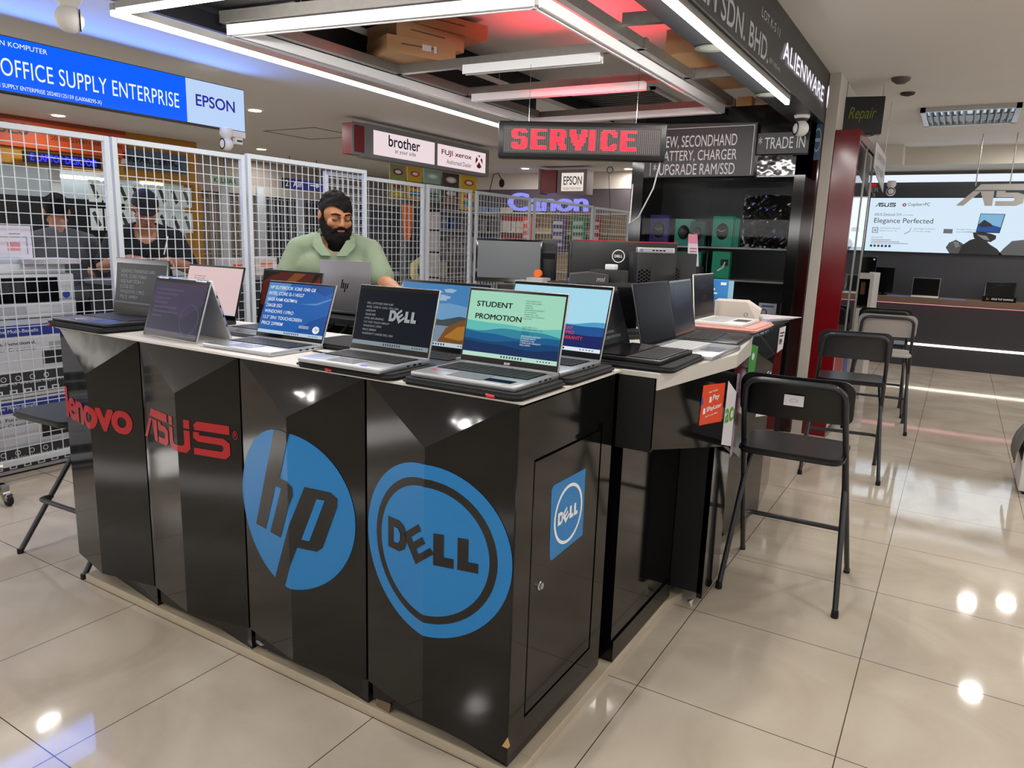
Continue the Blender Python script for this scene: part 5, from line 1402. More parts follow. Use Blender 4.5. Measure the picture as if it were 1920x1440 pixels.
for k in range(5):
    g = G(); a = .06*k-.1
    g.hull([(x*math.cos(a)-y*math.sin(a), x*math.sin(a)+y*math.cos(a), .006*k+z) for x in (-.1, .1) for y in (-.15, .15) for z in (0, .004)]); obj('sheet', g, m_paper, t)
t = thing('notice_sheet', 'white upright notice sheet with red square behind the printer papers', 'sign', (-4.0, .13, 1.1853))
g = G(); g.box(-.004, .0, -.4, .085, 0, .215); obj('sheet', g, M('sheet_lilac', '#cfcad6', .5), t)
g = G(); g.rect((.0006, 0, 0), Y_, Z_, -.05, .02, .07, .12, 0); g.rect((.0006, 0, 0), Y_, Z_, -.04, .03, .165, .17, 1); g.rect((.0006, 0, 0), Y_, Z_, -.1, -.095, .05, .15, 1); g.rect((.0006, 0, 0), Y_, Z_, .055, .06, .05, .15, 1); g.rect((.0006, 0, 0), Y_, Z_, -.1, .06, .147, .151, 1)
obj('print', g, [M('print_rose', '#c98a92', .5), M('print_grey3', '#77747d', .5)], t, fix=False)
g = G(); g.box(-.08, .05, -.3, .0, 0, .035, 0, .004); obj('stand', g, M('stand_clear', '#a9b4c4', .2), t)
def printed_box(label, z0, z1, y1):
    t = thing('printed_carton', label, 'box', (-4.02, 0, z0), 0, 'stacked printed cartons behind the first mesh panel')
    h = z1-z0; xf = .282
    g = G(); g.box(-.3, .28, -1.0, y1, 0, h, 0, .003); obj('carton', g, M('carton_grey', '#b4b6bd', .5), t)
    g = G(); O = (xf-.0012, 0, 0); yy = y1-.004
    g.rect(O, Y_, Z_, -1, yy, h-.075, h-.012, 0)
    g.rect(O, Y_, Z_, -1, yy, .02, h*.34, 1)
    g.rect((xf-.0008, 0, 0), Y_, Z_, yy-.19, yy-.02, h*.42, h*.6, 2); g.rect((xf-.0008, 0, 0), Y_, Z_, yy-.15, yy-.03, h*.62, h*.72, 4)
    g.text('. Compact. Functional.', (xf-.0006, yy-.22, h*.70), Y_, Z_, w=.33, h=.024, m=3, al='r', bold=.02); g.text('for Bigger Creativity.', (xf-.0006, yy-.22, h*.62), Y_, Z_, w=.3, h=.024, m=3, al='r')
    g.text('The Multi-Benefit', (xf-.0006, yy-.2, h-.055), Y_, Z_, w=.22, h=.02, m=5, al='r')
    g.text('Multi-function Color A3 Wireless Inkjet Printer', (xf-.0006, yy-.03, h*.17), Y_, Z_, w=.62, h=.022, m=5, al='r')
    for k in range(7):
        c_ = yy-.06-.075*k
        if k < 4: ring_flat(g, .011, .015, (xf-.0006, c_-.12, h*.27), Y_, Z_, 5, 12)
        g.rect((xf-.0006, 0, 0), Y_, Z_, c_-.02, c_+.02, h*.06, h*.12, 5); g.rect((xf-.0004, 0, 0), Y_, Z_, c_-.012, c_+.012, h*.075, h*.105, 1)
    obj('printing', g, [M('print_navy', '#1d2f7d', .5), M('print_charcoal', '#2c2d31', .5), M('print_black', '#17181a', .5), M('print_ink', '#3c3f52', .5), M('print_silver', '#8e9196', .5), M('print_white', '#c9cbd0', .5)], t, fix=False)
    return t
printed_box('upper printed printer carton with blue top band, directly under the printer', .44, .865, .285)
printed_box('lower printed printer carton with blue top band, standing on the floor', .012, .435, .245)
t = thing('shop_counter', 'long dark counter behind the white mesh panels', 'counter', (0, 0, 0))
g = G(); g.box(-3.94, -3.72, .5, 3.2, 0, 1.06); obj('carcass', g, M('counter_dark', '#202226', .5), t)
g = G(); g.box(-3.96, -3.70, .48, 3.22, 1.06, 1.09, 0, .003); obj('counter_top', g, M('counter_grey', '#6d7078', .4), t)
m_cw = M('small_carton', '#b9b4ae', .6); m_cor = M('carton_orange', '#c8512a', .5)
for k, (y, w, h, m_, lb) in enumerate(((1.5, .2, .12, m_cw, 'pale small carton on the dark counter, nearest the person in black cap'), (1.74, .2, .13, m_cw, 'second pale small carton along the dark counter'), (2.1, .24, .1, m_cor, 'orange and white small carton in the middle of the dark counter'), (2.42, .26, .17, m_cw, 'taller pale small carton left of the man in green'), (2.75, .22, .13, m_cor, 'orange small carton behind the man in green'))):
    t = thing('small_carton', lb, 'box', (-3.83, y, 1.0905), 0, 'small cartons on the counter behind the mesh')
    g = G(); g.box(-.07, .07, -w/2, w/2, 0, h, 0, .002); obj('carton', g, m_, t)
    g = G(); g.rect((.0705, 0, 0), Y_, Z_, -w*.3, w*.3, h*.5, h*.7, 0); g.rect((.0705, 0, 0), Y_, Z_, -w*.1, w*.3, h*.2, h*.4, 1); obj('print', g, [m_cor if m_ is m_cw else m_cw, m_dark], t, fix=False)
g = G(); g.ball((-3.83, 1.91, 1.135), (.08, .062, .045)); g.ball((-3.83, 1.91, 1.17), (.05, .05, .05)); tag(obj('black_bag', g, m_bmatt, smooth=60), 'black soft bag lying between the small cartons', 'bag')
# orange shop far behind
t = thing('shop_fascia', 'orange shop fascia with dark lettering and number behind the mesh', 'sign', (0, 0, 0))
g = G(); g.box(-9.4, -9.0, -2, 3.9, 2.31, 2.655); obj('board', g, M('fascia_orange', '#b84e22', .5, emit='#c2552c', es=.1), t)
g = G(); g.box(-9.4, -8.99, -2, 3.91, 2.61, 2.657); obj('top_band', g, M('fascia_brick', '#8e3a24', .5), t)
g = G(); g.text('ENTERPRISES', (-8.995, 2.70, 2.45), Y_, Z_, w=1.4, h=.13, al='r', bold=.02); g.text('202003259871 (003232-A)', (-8.995, 2.95, 2.42), Y_, Z_, w=.9, h=.06); obj('lettering', g, M('fascia_ink', '#3a2416', .5), t, fix=False)
t = thing('led_sign', 'blue scrolling LED board under the orange fascia', 'sign', (-8.9, 3.03, 2.13))
g = G(); g.box(-.04, .03, -.45, .45, 0, .13); obj('housing', g, M('board_navy', '#0a0a2a', .4), t)
g = G(); g.text('E LAPTOP DESKTOP!', (.031, -.39, .025), Y_, Z_, w=.78, h=.085, bold=.01); obj('lit_letters', g, E('led_blue', '#2a2cff', 3), t, fix=False)
t = thing('phone_shop', 'yellow framed shop front with hanging phone cases', 'shop', (0, 0, 0))
m_yel = M('shop_yellow', '#b07d26', .5)
g = G(); g.box(-9.3, -9.05, 3.92, 5.02, 2.05, 2.655); g.box(-9.3, -9.05, 4.95, 5.06, 0, 2.05); g.box(-9.3, -9.05, 2.0, 3.9, 2.12, 2.30); obj('frame', g, m_yel, t)
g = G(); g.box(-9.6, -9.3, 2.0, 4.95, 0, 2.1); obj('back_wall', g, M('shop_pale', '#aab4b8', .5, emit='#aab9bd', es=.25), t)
g = G(); g.box(-9.3, -9.1, .5, 3.9, 0, 1.75); obj('dark_shelving', g, M('shelf_dark', '#17191f', .5), t)
g = G(); g.box(-9.12, -9.04, 2.95, 3.05, 0, 2.12); obj('post', g, m_whitem, t)
g = G(); g.box(-9.2, -9.12, 3.1, 3.75, 2.0, 2.04); g.box(-9.2, -9.12, 4.2, 4.5, 2.0, 2.04); obj('tube_light', g, E('shop_tube', '#f4fbff', 4), t)
t = thing('wall_sign', 'blue-grey board reading REPAIR & SERVICE on the yellow shop front', 'sign', (-9.02, 4.36, 2.19))
g = G(); g.box(-.03, 0, -.46, .46, 0, .26); obj('board', g, M('board_steelblue', '#52677d', .5), t)
g = G(); g.text('REPAIR & SERVICE', (.001, -.41, .09), Y_, Z_, w=.78, h=.095, bold=.03); obj('lettering', g, m_bez, t, fix=False)
g = G(); g.box(-.028, .02, -.5, -.462, .05, .2); obj('bracket', g, m_white, t)
random.seed(9)
kk = 0
ord_ = ('first', 'second', 'third', 'fourth', 'fifth', 'sixth', 'seventh', 'eighth', 'ninth', 'tenth')
for row, z in enumerate((1.72, 1.36)):
    for k in range(8):
        t = thing('hanging_phone_case', 'hanging phone case pack, %s from the left in the %s row of the yellow shop' % (ord_[k], ('upper', 'lower')[row]), 'package', (-9.0, 3.45+.19*k, z), 0, 'phone case packs in the yellow shop front')
        g = G(); g.box(-.01, 0, -.08, .08, 0, .28); obj('card', g, M('case_card', '#c3cfd2', .4, emit='#c3cfd2', es=.15), t)
        g = G(); g.flat([(-.06, .22), (-.02, .25), (.055, .07), (.01, .03)], (.001, 0, 0), Y_, Z_); obj('case', g, M('case_%d' % (k % 3), ('#3a3f45', '#5c6a70', '#2b4a44')[k % 3], .4), t, fix=False)
# closed grilles along the stone wall
def grille(label, y0, y1, light):
    t = thing('folding_grille', label, 'grille', (-10.36, y0, 0), 0, 'closed shop grilles along the far left wall')
    w = y1-y0
    g = G(); g.box(-.02, 0, 0, w, 0, 2.05); obj('backing', g, M('grille_back_%d' % light, ('#26272a', '#857d78')[light], .6), t)
    g = G(); n = int(w/.085)
    for i in range(n+1): g.box(.0, .03, w*i/n-.009, w*i/n+.009, 0, 2.05)
    for z in ([.25*j for j in range(9)] if not light else (.1, 1.0, 1.9)): g.box(.005, .02, 0, w, z, z+.02)
    if light:
        for i in range(n):
            for z in (.5, 1.3):
                a, b = w*i/n, w*(i+1)/n
                g.hull([(.03, a, z), (.03, a, z+.02), (.034, b, z+.25), (.034, b, z+.27), (.032, a, z), (.036, b, z+.25)]); g.hull([(.03, b, z), (.03, b, z+.02), (.034, a, z+.25), (.034, a, z+.27), (.032, b, z), (.036, a, z+.25)])
    obj('bars', g, M('grille_bar_%d' % light, ('#8b8d90', '#a39a92')[light], .5), t)
grille('brown folding grille next to the yellow shop', 5.5, 6.35, 1)
grille('brown folding grille below the green exit sign', 6.55, 7.05, 1)
grille('dark barred grille left of the man in green', 7.35, 8.1, 0)
grille('dark barred grille directly behind the head of the man in green', 8.22, 9.5, 0)
grille('dark barred grille right of the man in green', 9.75, 11.2, 0)
grille('dark barred grille at the far end of the stone wall', 11.35, 12.8, 0)
for i, y in enumerate((6.44, 7.2, 8.16, 9.62, 11.27)):
    g = G(); g.box(-10.4, -10.3, y-.08, y+.08, 0, 2.2); struct('trim_%d' % (10+i), g, m_whitem)
g = G(); g.box(-10.4, -10.32, 5.1, 13.5, 2.06, 2.2); struct('trim_20', g, M('lintel_grey', '#b2aea8', .6))
t = thing('exit_sign', 'pale exit sign with dark green letters hung above the grilles', 'sign', (-9.9, 6.15, 2.15))
g = G(); g.box(-.03, .0, -.27, .27, 0, .14); obj('plate', g, M('exit_plate', '#9aa79a', .4, emit='#9aa79a', es=.2), t)
g = G(); g.text('KELUAR', (.001, -.22, .03), Y_, Z_, w=.44, h=.085, bold=.02); obj('lettering', g, M('exit_green', '#1f4d36', .5), t, fix=False)
g = G(); g.tube([(-.015, 0, .14), (-.015, 0, .51)], .006, 6); obj('hanger', g, m_dark, t)
t = thing('direction_sign', 'dark blue hanging direction sign with white arrow above the grilles', 'sign', (-9.0, 7.05, 2.14))
g = G(); g.box(-.05, 0, -.45, .42, 0, .16); obj('board', g, M('sign_indigo', '#1a1a5e', .4, emit='#1a1a66', es=.5), t)
g = G(); g.box(-.05, .0005, -.45, -.34, 0, .16); obj('end_panel', g, m_dark, t)
g = G(); g.flat([(.12, .07), (.26, .07), (.26, .04), (.34, .08), (.26, .12), (.26, .09), (.12, .09)], (.001, 0, 0), Y_, Z_); g.text('2', (.0012, -.42, .03), Y_, Z_, w=.06, h=.1); g.text('Alif', (.001, -.26, .03), Y_, Z_, w=.2, h=.09, bold=.02); obj('lettering', g, M('sign_white', '#c6cae0', .5, emit='#c6cae0', es=.4), t, fix=False)
g = G(); g.tube([(-.025, -.3, .16), (-.025, -.3, .52)], .006, 6); g.tube([(-.025, .3, .16), (-.025, .3, .52)], .006, 6); obj('hanger', g, m_dark, t)
# sign boxes of the next shop
t = thing('lit_sign', 'grey framed hanging light box reading brother at your side and FUJI xerox', 'sign', (-5.0, 0, 0))
g = G(); g.box(-.16, -.003, 4.2, 6.66, 2.255, 2.61); obj('housing', g, M('housing_grey', '#8a8a8f', .5), t)
m_lb = E('lightbox', '#ecd9db', 1.0)
g = G(); g.rect((0, 0, 0), Y_, Z_, 4.32, 5.43, 2.295, 2.555); g.rect((0, 0, 0), Y_, Z_, 5.49, 6.57, 2.295, 2.555); obj('face', g, m_lb, t, fix=False)
g = G()
g.text('brother', (.002, 4.57, 2.41), Y_, Z_, w=.57, h=.125, m=0, bold=.015); g.text('at your side', (.002, 4.68, 2.335), Y_, Z_, w=.38, h=.06, m=1)
g.text('FUJI xerox', (.002, 5.57, 2.42), Y_, Z_, w=.66, h=.08, m=2, bold=.02); g.text('Authorised Dealer', (.002, 5.68, 2.335), Y_, Z_, w=.55, h=.055, m=3)
g.flat(disc_pts(.085, 28, ry=.085), (.002, 6.41, 2.43), Y_, Z_, 2); g.flat([(-.06, .06), (.06, -.06), (.08, -.02), (-.02, .08)], (.003, 6.41, 2.43), Y_, Z_, 4); g.flat([(.06, .06), (-.06, -.06), (-.08, -.03), (.03, .08)], (.0032, 6.41, 2.43), Y_, Z_, 4)
obj('lettering', g, [M('ink_navy', '#1b2560', .5), M('ink_violet', '#544a8e', .5), M('ink_red', '#b0202c', .5), M('ink_grey', '#4b4248', .5), m_lb], t, fix=False)
g = G(); g.box(-.16, .0, 4.0, 4.19, 2.27, 2.59); g.box(-.001, .003, 3.98, 4.2, 2.26, 2.60, 1); g.rect((.0035, 0, 0), Y_, Z_, 4.01, 4.17, 2.29, 2.57, 0); obj('red_end_box', g, [M('sign_crimson', '#7e1a24', .3), M('housing_grey', '#8a8a8f')], t)
packs = (('#8f8f58', '#c7b24a', '#7a2430'), ('#d0a42c', '#2f6fb8', '#a8342c'), ('#8fb0a4', '#33554e', '#c8c8c4'), ('#4b3a34', '#9a7a5a', '#c9c3b8'), ('#dcb31f', '#3a86c4', '#b03a30'))
nm = ('olive and red strip of hanging packs at the left end under the hanging light box', 'orange yellow strip of hanging packs under the hanging light box', 'pale teal card sheet of hanging packs under the hanging light box', 'brown strip of hanging packs under the hanging light box', 'bright yellow strip of hanging packs at the right end under the hanging light box')
for k, (y0, y1, zb, zt) in enumerate(((4.83, 5.12, 1.84, 2.254), (5.16, 5.44, 1.87, 2.254), (5.48, 5.83, 1.88, 2.254), (5.88, 6.24, 1.82, 2.254), (6.29, 6.66, 1.80, 2.254))):
    t = thing('hanging_pack_strip', nm[k], 'package', (-5.2, y0, zb), 0, 'strips of packs hanging under the light box')
    a, b_, c_ = [M('pack_%d_%d' % (k, q), packs[k][q], .5) for q in range(3)]
    w, h = y1-y0, zt-zb
    g = G(); g.box(-.02, 0, 0, w, h*.55, h, 0, .004); g.box(-.02, 0, 0, w, 0, h*.53, 0, .004); obj('packs', g, a, t)
    g = G(); g.flat(disc_pts(w*.32, 20, w*.5, h*.8, ry=h*.09), (.001, 0, 0), Y_, Z_, 1); g.rect((.001, 0, 0), Y_, Z_, w*.15, w*.85, h*.1, h*.25, 0); g.flat(disc_pts(w*.3, 20, w*.5, h*.4, ry=h*.07), (.001, 0, 0), Y_, Z_, 1); g.flat(disc_pts(w*.2, 16, w*.5, h*.8, ry=h*.05), (.0015, 0, 0), Y_, Z_, 2); obj('print', g, [b_, c_, m_logow], t, fix=False)
t = thing('wide_plotter', 'wide black plotter with red band on a white stand behind the mesh', 'printer', (-5.0, 5.3, 0))
g = G(); g.box(-.4, 0, -.95, 1.1, .52, .74, 0, .02); obj('body', g, M('plotter_black', '#101013', .4), t, smooth=30)
g = G(); g.box(-.38, .004, -.75, 1.08, .42, .52, 0, .004); obj('red_band', g, M('plotter_red', '#b51e30', .4), t)
g = G(); g.box(-.38, -.004, -.9, 1.05, .0, .42, 0, .004); obj('stand', g, M('plotter_white', '#a9abb0', .4), t)
g = G(); g.box(-.1, .02, .95, 1.2, .3, .8, 0, .02); obj('white_end', g, m_white, t)
g = G(); g.box(-.3, -.02, -.6, .9, .741, .80, 0, .004)
for k in range(12): g.hull([(-.019, -.58+.12*k, .745), (-.019, -.53+.12*k, .745), (-.019, -.52+.12*k, .795), (-.019, -.47+.12*k, .795), (-.018, -.58+.12*k, .745), (-.018, -.47+.12*k, .795)], 1)
obj('striped_tray', g, [m_white, m_dark], t)
t = thing('display_stand', 'orange banner stand behind the mesh right of the man', 'sign', (-5.47, 5.45, 0))
g = G(); g.hull([(0, -.06, 1.82), (0, .16, 1.82), (0, .0, 1.36), (0, .1, 1.36), (-.02, -.06, 1.82), (-.02, .16, 1.82), (-.02, 0, 1.36), (-.02, .1, 1.36)]); obj('banner', g, M('banner_orange', '#c9632a', .5, emit='#c9632a', es=.15), t)
g = G(); g.tube([(-.01, .1, 1.4), (-.01, .16, 1.0), (-.01, .12, .0)], .02, 8); obj('post', g, m_dark, t)
t = thing('plush_figure', 'pale yellow soft toy shape on the wide plotter', 'toy', (-5.12, 5.22, .845))
g = G(); g.tube([(0, .06, .02), (0, -.03, .1), (0, -.03, .22), (0, .08, .27), (0, .12, .2)], [.06, .05, .05, .05, .03], 10); obj('body', g, M('toy_cream', '#c9c38a', .7), t, smooth=60)
# big shelf unit with small goods under the light box, seen through the mesh
t = thing('goods_shelf', 'white shelf unit crowded with pale goods behind the narrow mesh panel', 'shelf', (-5.5, 6.2, 0))
g = G(); g.box(-.3, 0, .0, 1.6, 0, .04); g.box(-.3, -.27, 0, 1.6, 0, 1.78)
for z in (.45, .85, 1.2, 1.5, 1.76): g.box(-.27, 0, 0, 1.6, z, z+.02)
for y in (0, .8, 1.58): g.box(-.27, 0, y, y+.02, 0, 1.78)
obj('frame', g, M('shelf_white', '#b4b2b4', .5), t)
random.seed(21)
cc = ['#8d8a8c', '#5d6a8c', '#a7a3a0', '#77706e', '#3d4c86', '#b7b1a8']
mc = [M('goods_%d' % i, c_, .5) for i, c_ in enumerate(cc)]
n_ = 0
for z, rn in ((.47, 'lowest'), (.87, 'second lowest'), (1.22, 'second highest'), (1.52, 'highest')):
    for k in range(6):
        h = random.uniform(.14, .24); w = random.uniform(.15, .2)
        t2 = thing('goods_box', 'pale goods box, %s from the left on the %s shelf behind the mesh' % (ord_[k], rn), 'box', (-5.5, 6.25+.25*k+(.04 if k > 2 else 0), z+.0005), 0, 'goods boxes on the white shelf')
        g = G(); g.box(-.2, -.02, .0, w, 0, h, 0, .004); obj('carton', g, mc[random.randrange(6)], t2)
        g = G(); g.rect((-.019, 0, 0), Y_, Z_, w*.2, w*.8, h*.5, h*.75); obj('print', g, mc[(n_+2) % 6], t2, fix=False); n_ += 1
# violet letters and shelf at the far end
t = thing('lit_letters', 'violet glowing letters reading Canon on the dark far wall', 'lettering', (0, 10.12, 0))
tv, tf, tw, th_, nv_ = text_mesh('Canon', .02, 0, .95)
g = G()
for dy in (0, .06): g.add([(-6.82+x*1.68/tw, dy, 1.955+y*.34/th_) for x, y in tv], tf, 0)
obj('letters', g, E('violet_glow', '#8e8cf2', 1.15), t, fix=False)
g = G(); g.tube([(-6.0, .07, 2.2), (-6.0, .07, 2.0)], .01, 6); obj('fixing', g, m_dark, t)
t = thing('goods_wall', 'pale wooden shelf wall under the violet letters', 'shelf', (0, 10.0, 0))
g = G(); g.box(-8.0, -3.5, .12, .18, 0, 1.93); obj('back_panel', g, M('shelf_beech', '#b39f80', .6), t)
g = G()
for z in (1.9, 1.55, 1.2, .85): g.box(-8.0, -3.5, -.05, .12, z, z+.025)
obj('shelf', g, M('shelf_edge', '#c2b9aa', .5), t)
mred = M('pack_red', '#8f1d25', .5); mwh = M('pack_white', '#b9b4ac', .5); mpu = M('pack_purple', '#4c4470', .5); mgr = M('pack_greenish', '#2f7a5c', .5); mos = M('pack_orange', '#cf3d2a', .5)
for r_, z in enumerate((1.58, 1.23)):
    for k in range(10):
        t2 = thing('goods_pack', 'red topped white pack, %s from the left on the %s beech shelf' % (ord_[k], ('upper', 'lower')[r_]), 'package', (-7.3+.1*k, 9.99, z-.0045), 0, 'red topped packs on the beech shelves')
        g = G(); g.box(-.042, .042, 0, .08, 0, .27, 0); obj('pack', g, mwh, t2)
        g = G(); g.box(-.043, .043, -.001, .04, .19, .271, 0); obj('top_band', g, mred, t2)
for k, (x, w, m_, lb) in enumerate(((-6.25, .22, mos, 'orange red poster board under the violet letters'), (-5.6, .28, mpu, 'purple poster board under the violet letters'), (-5.2, .28, mgr, 'green poster board under the violet letters'), (-4.85, .16, mred, 'narrow red poster board under the violet letters'))):
    t2 = thing('wall_hanging_poster', lb, 'poster', (x, 9.93, 1.2255))
    g = G(); g.box(-w/2, w/2, 0, .012, 0, .62); obj('board', g, m_, t2)
    g = G()
    for j in range(4): g.rect((0, -.001, 0), X_, Z_, -w*.38, w*.3, .1+.13*j, .16+.13*j)
    obj('print', g, mwh, t2, fix=False)
for k, x in enumerate((-7.3, -7.05, -6.8)):
    t2 = thing('shelf_box', ('blue and white box, first of three on top of the beech shelf', 'blue and white box in the middle on top of the beech shelf', 'white box, last of three on top of the beech shelf')[k], 'box', (x, 10.0, 1.9255))
    g = G(); g.box(-.11, .11, 0, .1, 0, .09); obj('carton', g, M('box_sky', '#6c86b4', .5) if k < 2 else mwh, t2)
t = thing('lit_sign', 'small grey framed light box reading EPSON with a red end', 'sign', (0, 9.2, 0))
g = G(); g.box(-5.28, -4.73, 0, .25, 2.2, 2.6); obj('housing', g, M('housing_taupe', '#8c8084', .5), t)
g = G(); g.rect((0, -.002, 0), X_, Z_, -5.2, -4.79, 2.25, 2.545); obj('face', g, E('lightbox_cream', '#efe2d6', .95), t, fix=False)
g = G(); g.text('EPSON', (-5.16, -.004, 2.35), X_, Z_, w=.34, h=.14, bold=.01); g.text('EXCEED YOUR VISION', (-5.16, -.004, 2.27), X_, Z_, w=.33, h=.04, m=1); obj('lettering', g, [M('ink_indigo', '#2a2b6d', .5), M('ink_brown', '#8b7f70', .5)], t, fix=False)
g = G(); g.box(-5.6, -5.3, .0, .25, 2.22, 2.6); g.box(-5.64, -5.6, -.01, .25, 2.2, 2.62, 1); obj('red_end_box', g, [M('sign_crimson', '#7e1a24'), MATS['housing_taupe']], t)
c_ = dome_camera('small white camera with hanging black cable in front of the beige wall', -4.05, 8.6, 2.55, D2(15), 1.1)
g = G(); g.tube([(-.02, 0, -.1), (.02, 0, -.5), (.05, 0, -.8), (.0, 0, -1.1), (.12, .1, -1.5)], .004, 6); obj('cable', g, m_bmatt, c_, smooth=60)
t = thing('wall_speaker', 'small black device with curled wire beside the hanging light box', 'device', (-5.0, 6.9, 2.2)); g = G(); g.ball((0, .1, 0), (.04, .04, .06)); obj('body', g, m_bmatt, t, smooth=60); g = G(); g.tube([(0, .1, .05), (0, .0, .13), (0, -.12, .1), (0, -.2, -.1), (0, -.25, -.3)], .006, 6); obj('wire', g, m_bmatt, t, smooth=60)
t = thing('ceiling_hatch', 'thin outline of an access hatch in the ceiling left of the kiosk', 'hatch', (-6.55, 4.9, 2.655))
g = G(); g.box(-.45, .45, -.4, -.385, 0, .005); g.box(-.45, .45, .385, .4, 0, .005); g.box(-.45, -.435, -.4, .4, 0, .005); g.box(.435, .45, -.4, .4, 0, .005); obj('edge', g, M('hatch_line', '#6e675f', .7), t)
# ------------------------------------------------------------------ right side: red case, aisle, lit counter
t = thing('display_case', 'red fronted display case with mirrored glass side at the aisle', 'cabinet', (0, 0, 0))
g = G(); g.box(-.172, -.004, 3.86, 3.9, 0, 2.27, 0, .003); obj('red_front', g, m_red, t)
m_mir = M('mirror_glass', '#8f979a', .03, metal=1)
g = G(); g.box(-.17, -.012, 3.9, 4.86, 0, 2.2); g.box(-.172, -.004, 3.9, 4.9, 2.2, 2.268, 1); obj('carcass', g, [m_wdark, m_red], t)
g = G(); g.box(-.012, -.008, 3.92, 4.36, .75, 2.18); obj('glass_door', g, m_mir, t)
g = G(); g.box(-.012, -.008, 4.39, 4.85, .75, 2.18); obj('glass_door', g, m_mir, t)
g = G(); g.box(-.012, -.002, 4.36, 4.39, .7, 2.2); g.box(-.012, -.002, 4.85, 4.89, 0, 2.2); g.box(-.012, -.003, 3.9, 4.85, .7, .75); obj('door_frame', g, m_alu, t)
g = G(); g.box(-.012, -.006, 3.92, 4.85, .05, .70); g.box(-.006, -.005, 3.95, 4.4, .45, .62, 1); g.box(-.006, -.005, 4.45, 4.8, .2, .62, 2); obj('lower_panel', g, [M('poster_white', '#b9b4b6', .4), M('poster_red', '#a3313c', .4), M('poster_blue', '#3b4680', .4)], t)
t = thing('repair_sign', 'dark hanging box sign with thin green script reading Repair', 'sign', (-.06, 4.2, 2.28), D2(14))
g = G(); g.box(-.155, .155, 0, .07, 0, .27, 0, .004); g.box(-.165, -.155, .01, .06, .01, .26); obj('housing', g, M('neon_black', '#090c0f', .3), t)
g = G(); g.text('Repair', (-.085, -.002, .085), X_, Z_, w=.19, h=.11, shear=.25); obj('neon_script', g, E('neon_olive', '#6b6a1c', .45), t, fix=False)
g = G(); g.tube([(.03, .05, .0), (.06, .06, -.008), (.09, .06, -.006), (.11, .05, 0)], .003, 6); obj('wire', g, m_bmatt, t, smooth=60)
g = G(); g.box(-.16, -.11, .02, .05, .27, .38); obj('hanger', g, m_dark, t)
t = thing('acrylic_sign', 'pale translucent board hanging above the mirrored case, reading blurred capitals', 'sign', (.05, 0, 0))
g = G(); g.hull([(0, 4.32, 2.24), (0, 5.2, 2.22), (0, 4.36, 2.05), (0, 5.3, 1.93), (.006, 4.32, 2.24), (.006, 5.2, 2.22), (.006, 4.36, 2.05), (.006, 5.3, 1.93)]); obj('board', g, M('acrylic', '#a3a0a4', .3), t)
g = G(); g.text('COMPUTER', (.0075, 4.42, 2.13), Y_, Z_, w=.7, h=.055); g.text('REPAIR', (.0075, 4.5, 2.03), Y_, Z_, w=.6, h=.055); obj('lettering', g, M('acrylic_ink', '#85828c', .5), t, fix=False)
g = G(); g.tube([(.003, 4.4, 2.235), (.003, 4.4, 2.66)], .002, 5); g.tube([(.003, 5.1, 2.22), (.003, 5.1, 2.66)], .002, 5); obj('wire', g, m_steel, t)
t = thing('service_desk', 'white edged open desk with black interior behind the red case', 'desk', (-.09, 5.95, 0))
g = G(); g.box(-.13, .13, -.3, .3, 1.16, 1.21); g.box(.1, .13, -.3, .3, 0, 1.16); g.box(-.13, -.1, -.3, .3, 0, 1.16); g.box(-.1, .1, -.3, .3, .0, .88); obj('frame', g, M('desk_white', '#bdb8b6', .4), t)
g = G(); g.box(-.1, .1, .2, .3, .88, 1.16); obj('interior', g, m_bmatt, t)
g = G(); g.box(.0, .04, -.05, .0, 1.0, 1.12); obj('wood_block', g, m_kraft, t)
t = thing('desk_monitor', 'black monitor standing on the white edged desk', 'monitor', (-.08, 5.95, 1.2105))
g = G(); g.box(-.12, .1, -.02, .02, .015, .155, 0, .003); g.box(-.05, .05, -.04, .05, 0, .015); obj('casing', g, m_bez, t)
g = G(); g.box(.07, .085, -.022, -.02, .125, .14); obj('power_light', g, m_logow, t)
g = G(); g.hull([(-.11, -.1, 0), (-.05, -.09, 0), (-.11, -.1, .02), (-.05, -.09, .045), (-.11, -.05, 0), (-.05, -.05, .03)]); tag(obj('crumpled_paper', g, m_white, loc=(-.08, 5.9, 1.2105)), 'small crumpled white paper on the white edged desk', 'paper')
# long lit counter
t = thing('long_counter', 'long dark counter with wood top and glowing light strip', 'counter', (0, 0, 0))
m_woodtop = M('counter_wood', '#6f5644', .5, noise=(9, .15))
g = G(); g.box(-.75, 3.1, 8.3, 8.88, .80, .875, 0, .003); obj('wood_top', g, m_woodtop, t)
g = G(); g.box(-.75, 3.1, 8.5, 8.88, .0, .80); obj('front', g, M('counter_front', '#37363a', .5), t)
g = G(); g.box(-.75, 3.1, 8.49, 8.5, .268, .295); obj('light_strip', g, E('strip_warm', '#fff0e0', 3.2), t)
g = G(); g.box(-.75, 3.1, 8.42, 8.47, .79, .8); obj('under_glow', g, E('strip_rose', '#ffb0b8', 2.0), t)
g = G(); g.box(-.05, .22, 8.32, 8.7, .8755, .878); tag(obj('counter_mat', g, M('mat_blue', '#6f80a4', .5)), 'blue grey mat on the wood counter top left of the white laptop', 'mat')
g = G(); g.box(.55, .82, 8.32, 8.6, .8755, .878); tag(obj('counter_mat', g, M('mat_blue', '#6f80a4')), 'blue grey mat on the wood counter top right of the white laptop', 'mat')
laptop('open_laptop', 'white laptop with black screen on the wood counter top', .385, 8.50, 0, .30, .16, .225, D2(80), .8785, body=M('laptop_white', '#d8d6d3'), keys=m_keyl, screen=[(E('scr_off', '#08090b'), FULL)], bez=(.016, .016, .02, .02), kb=False, pad=False, group='machines on the long counter')
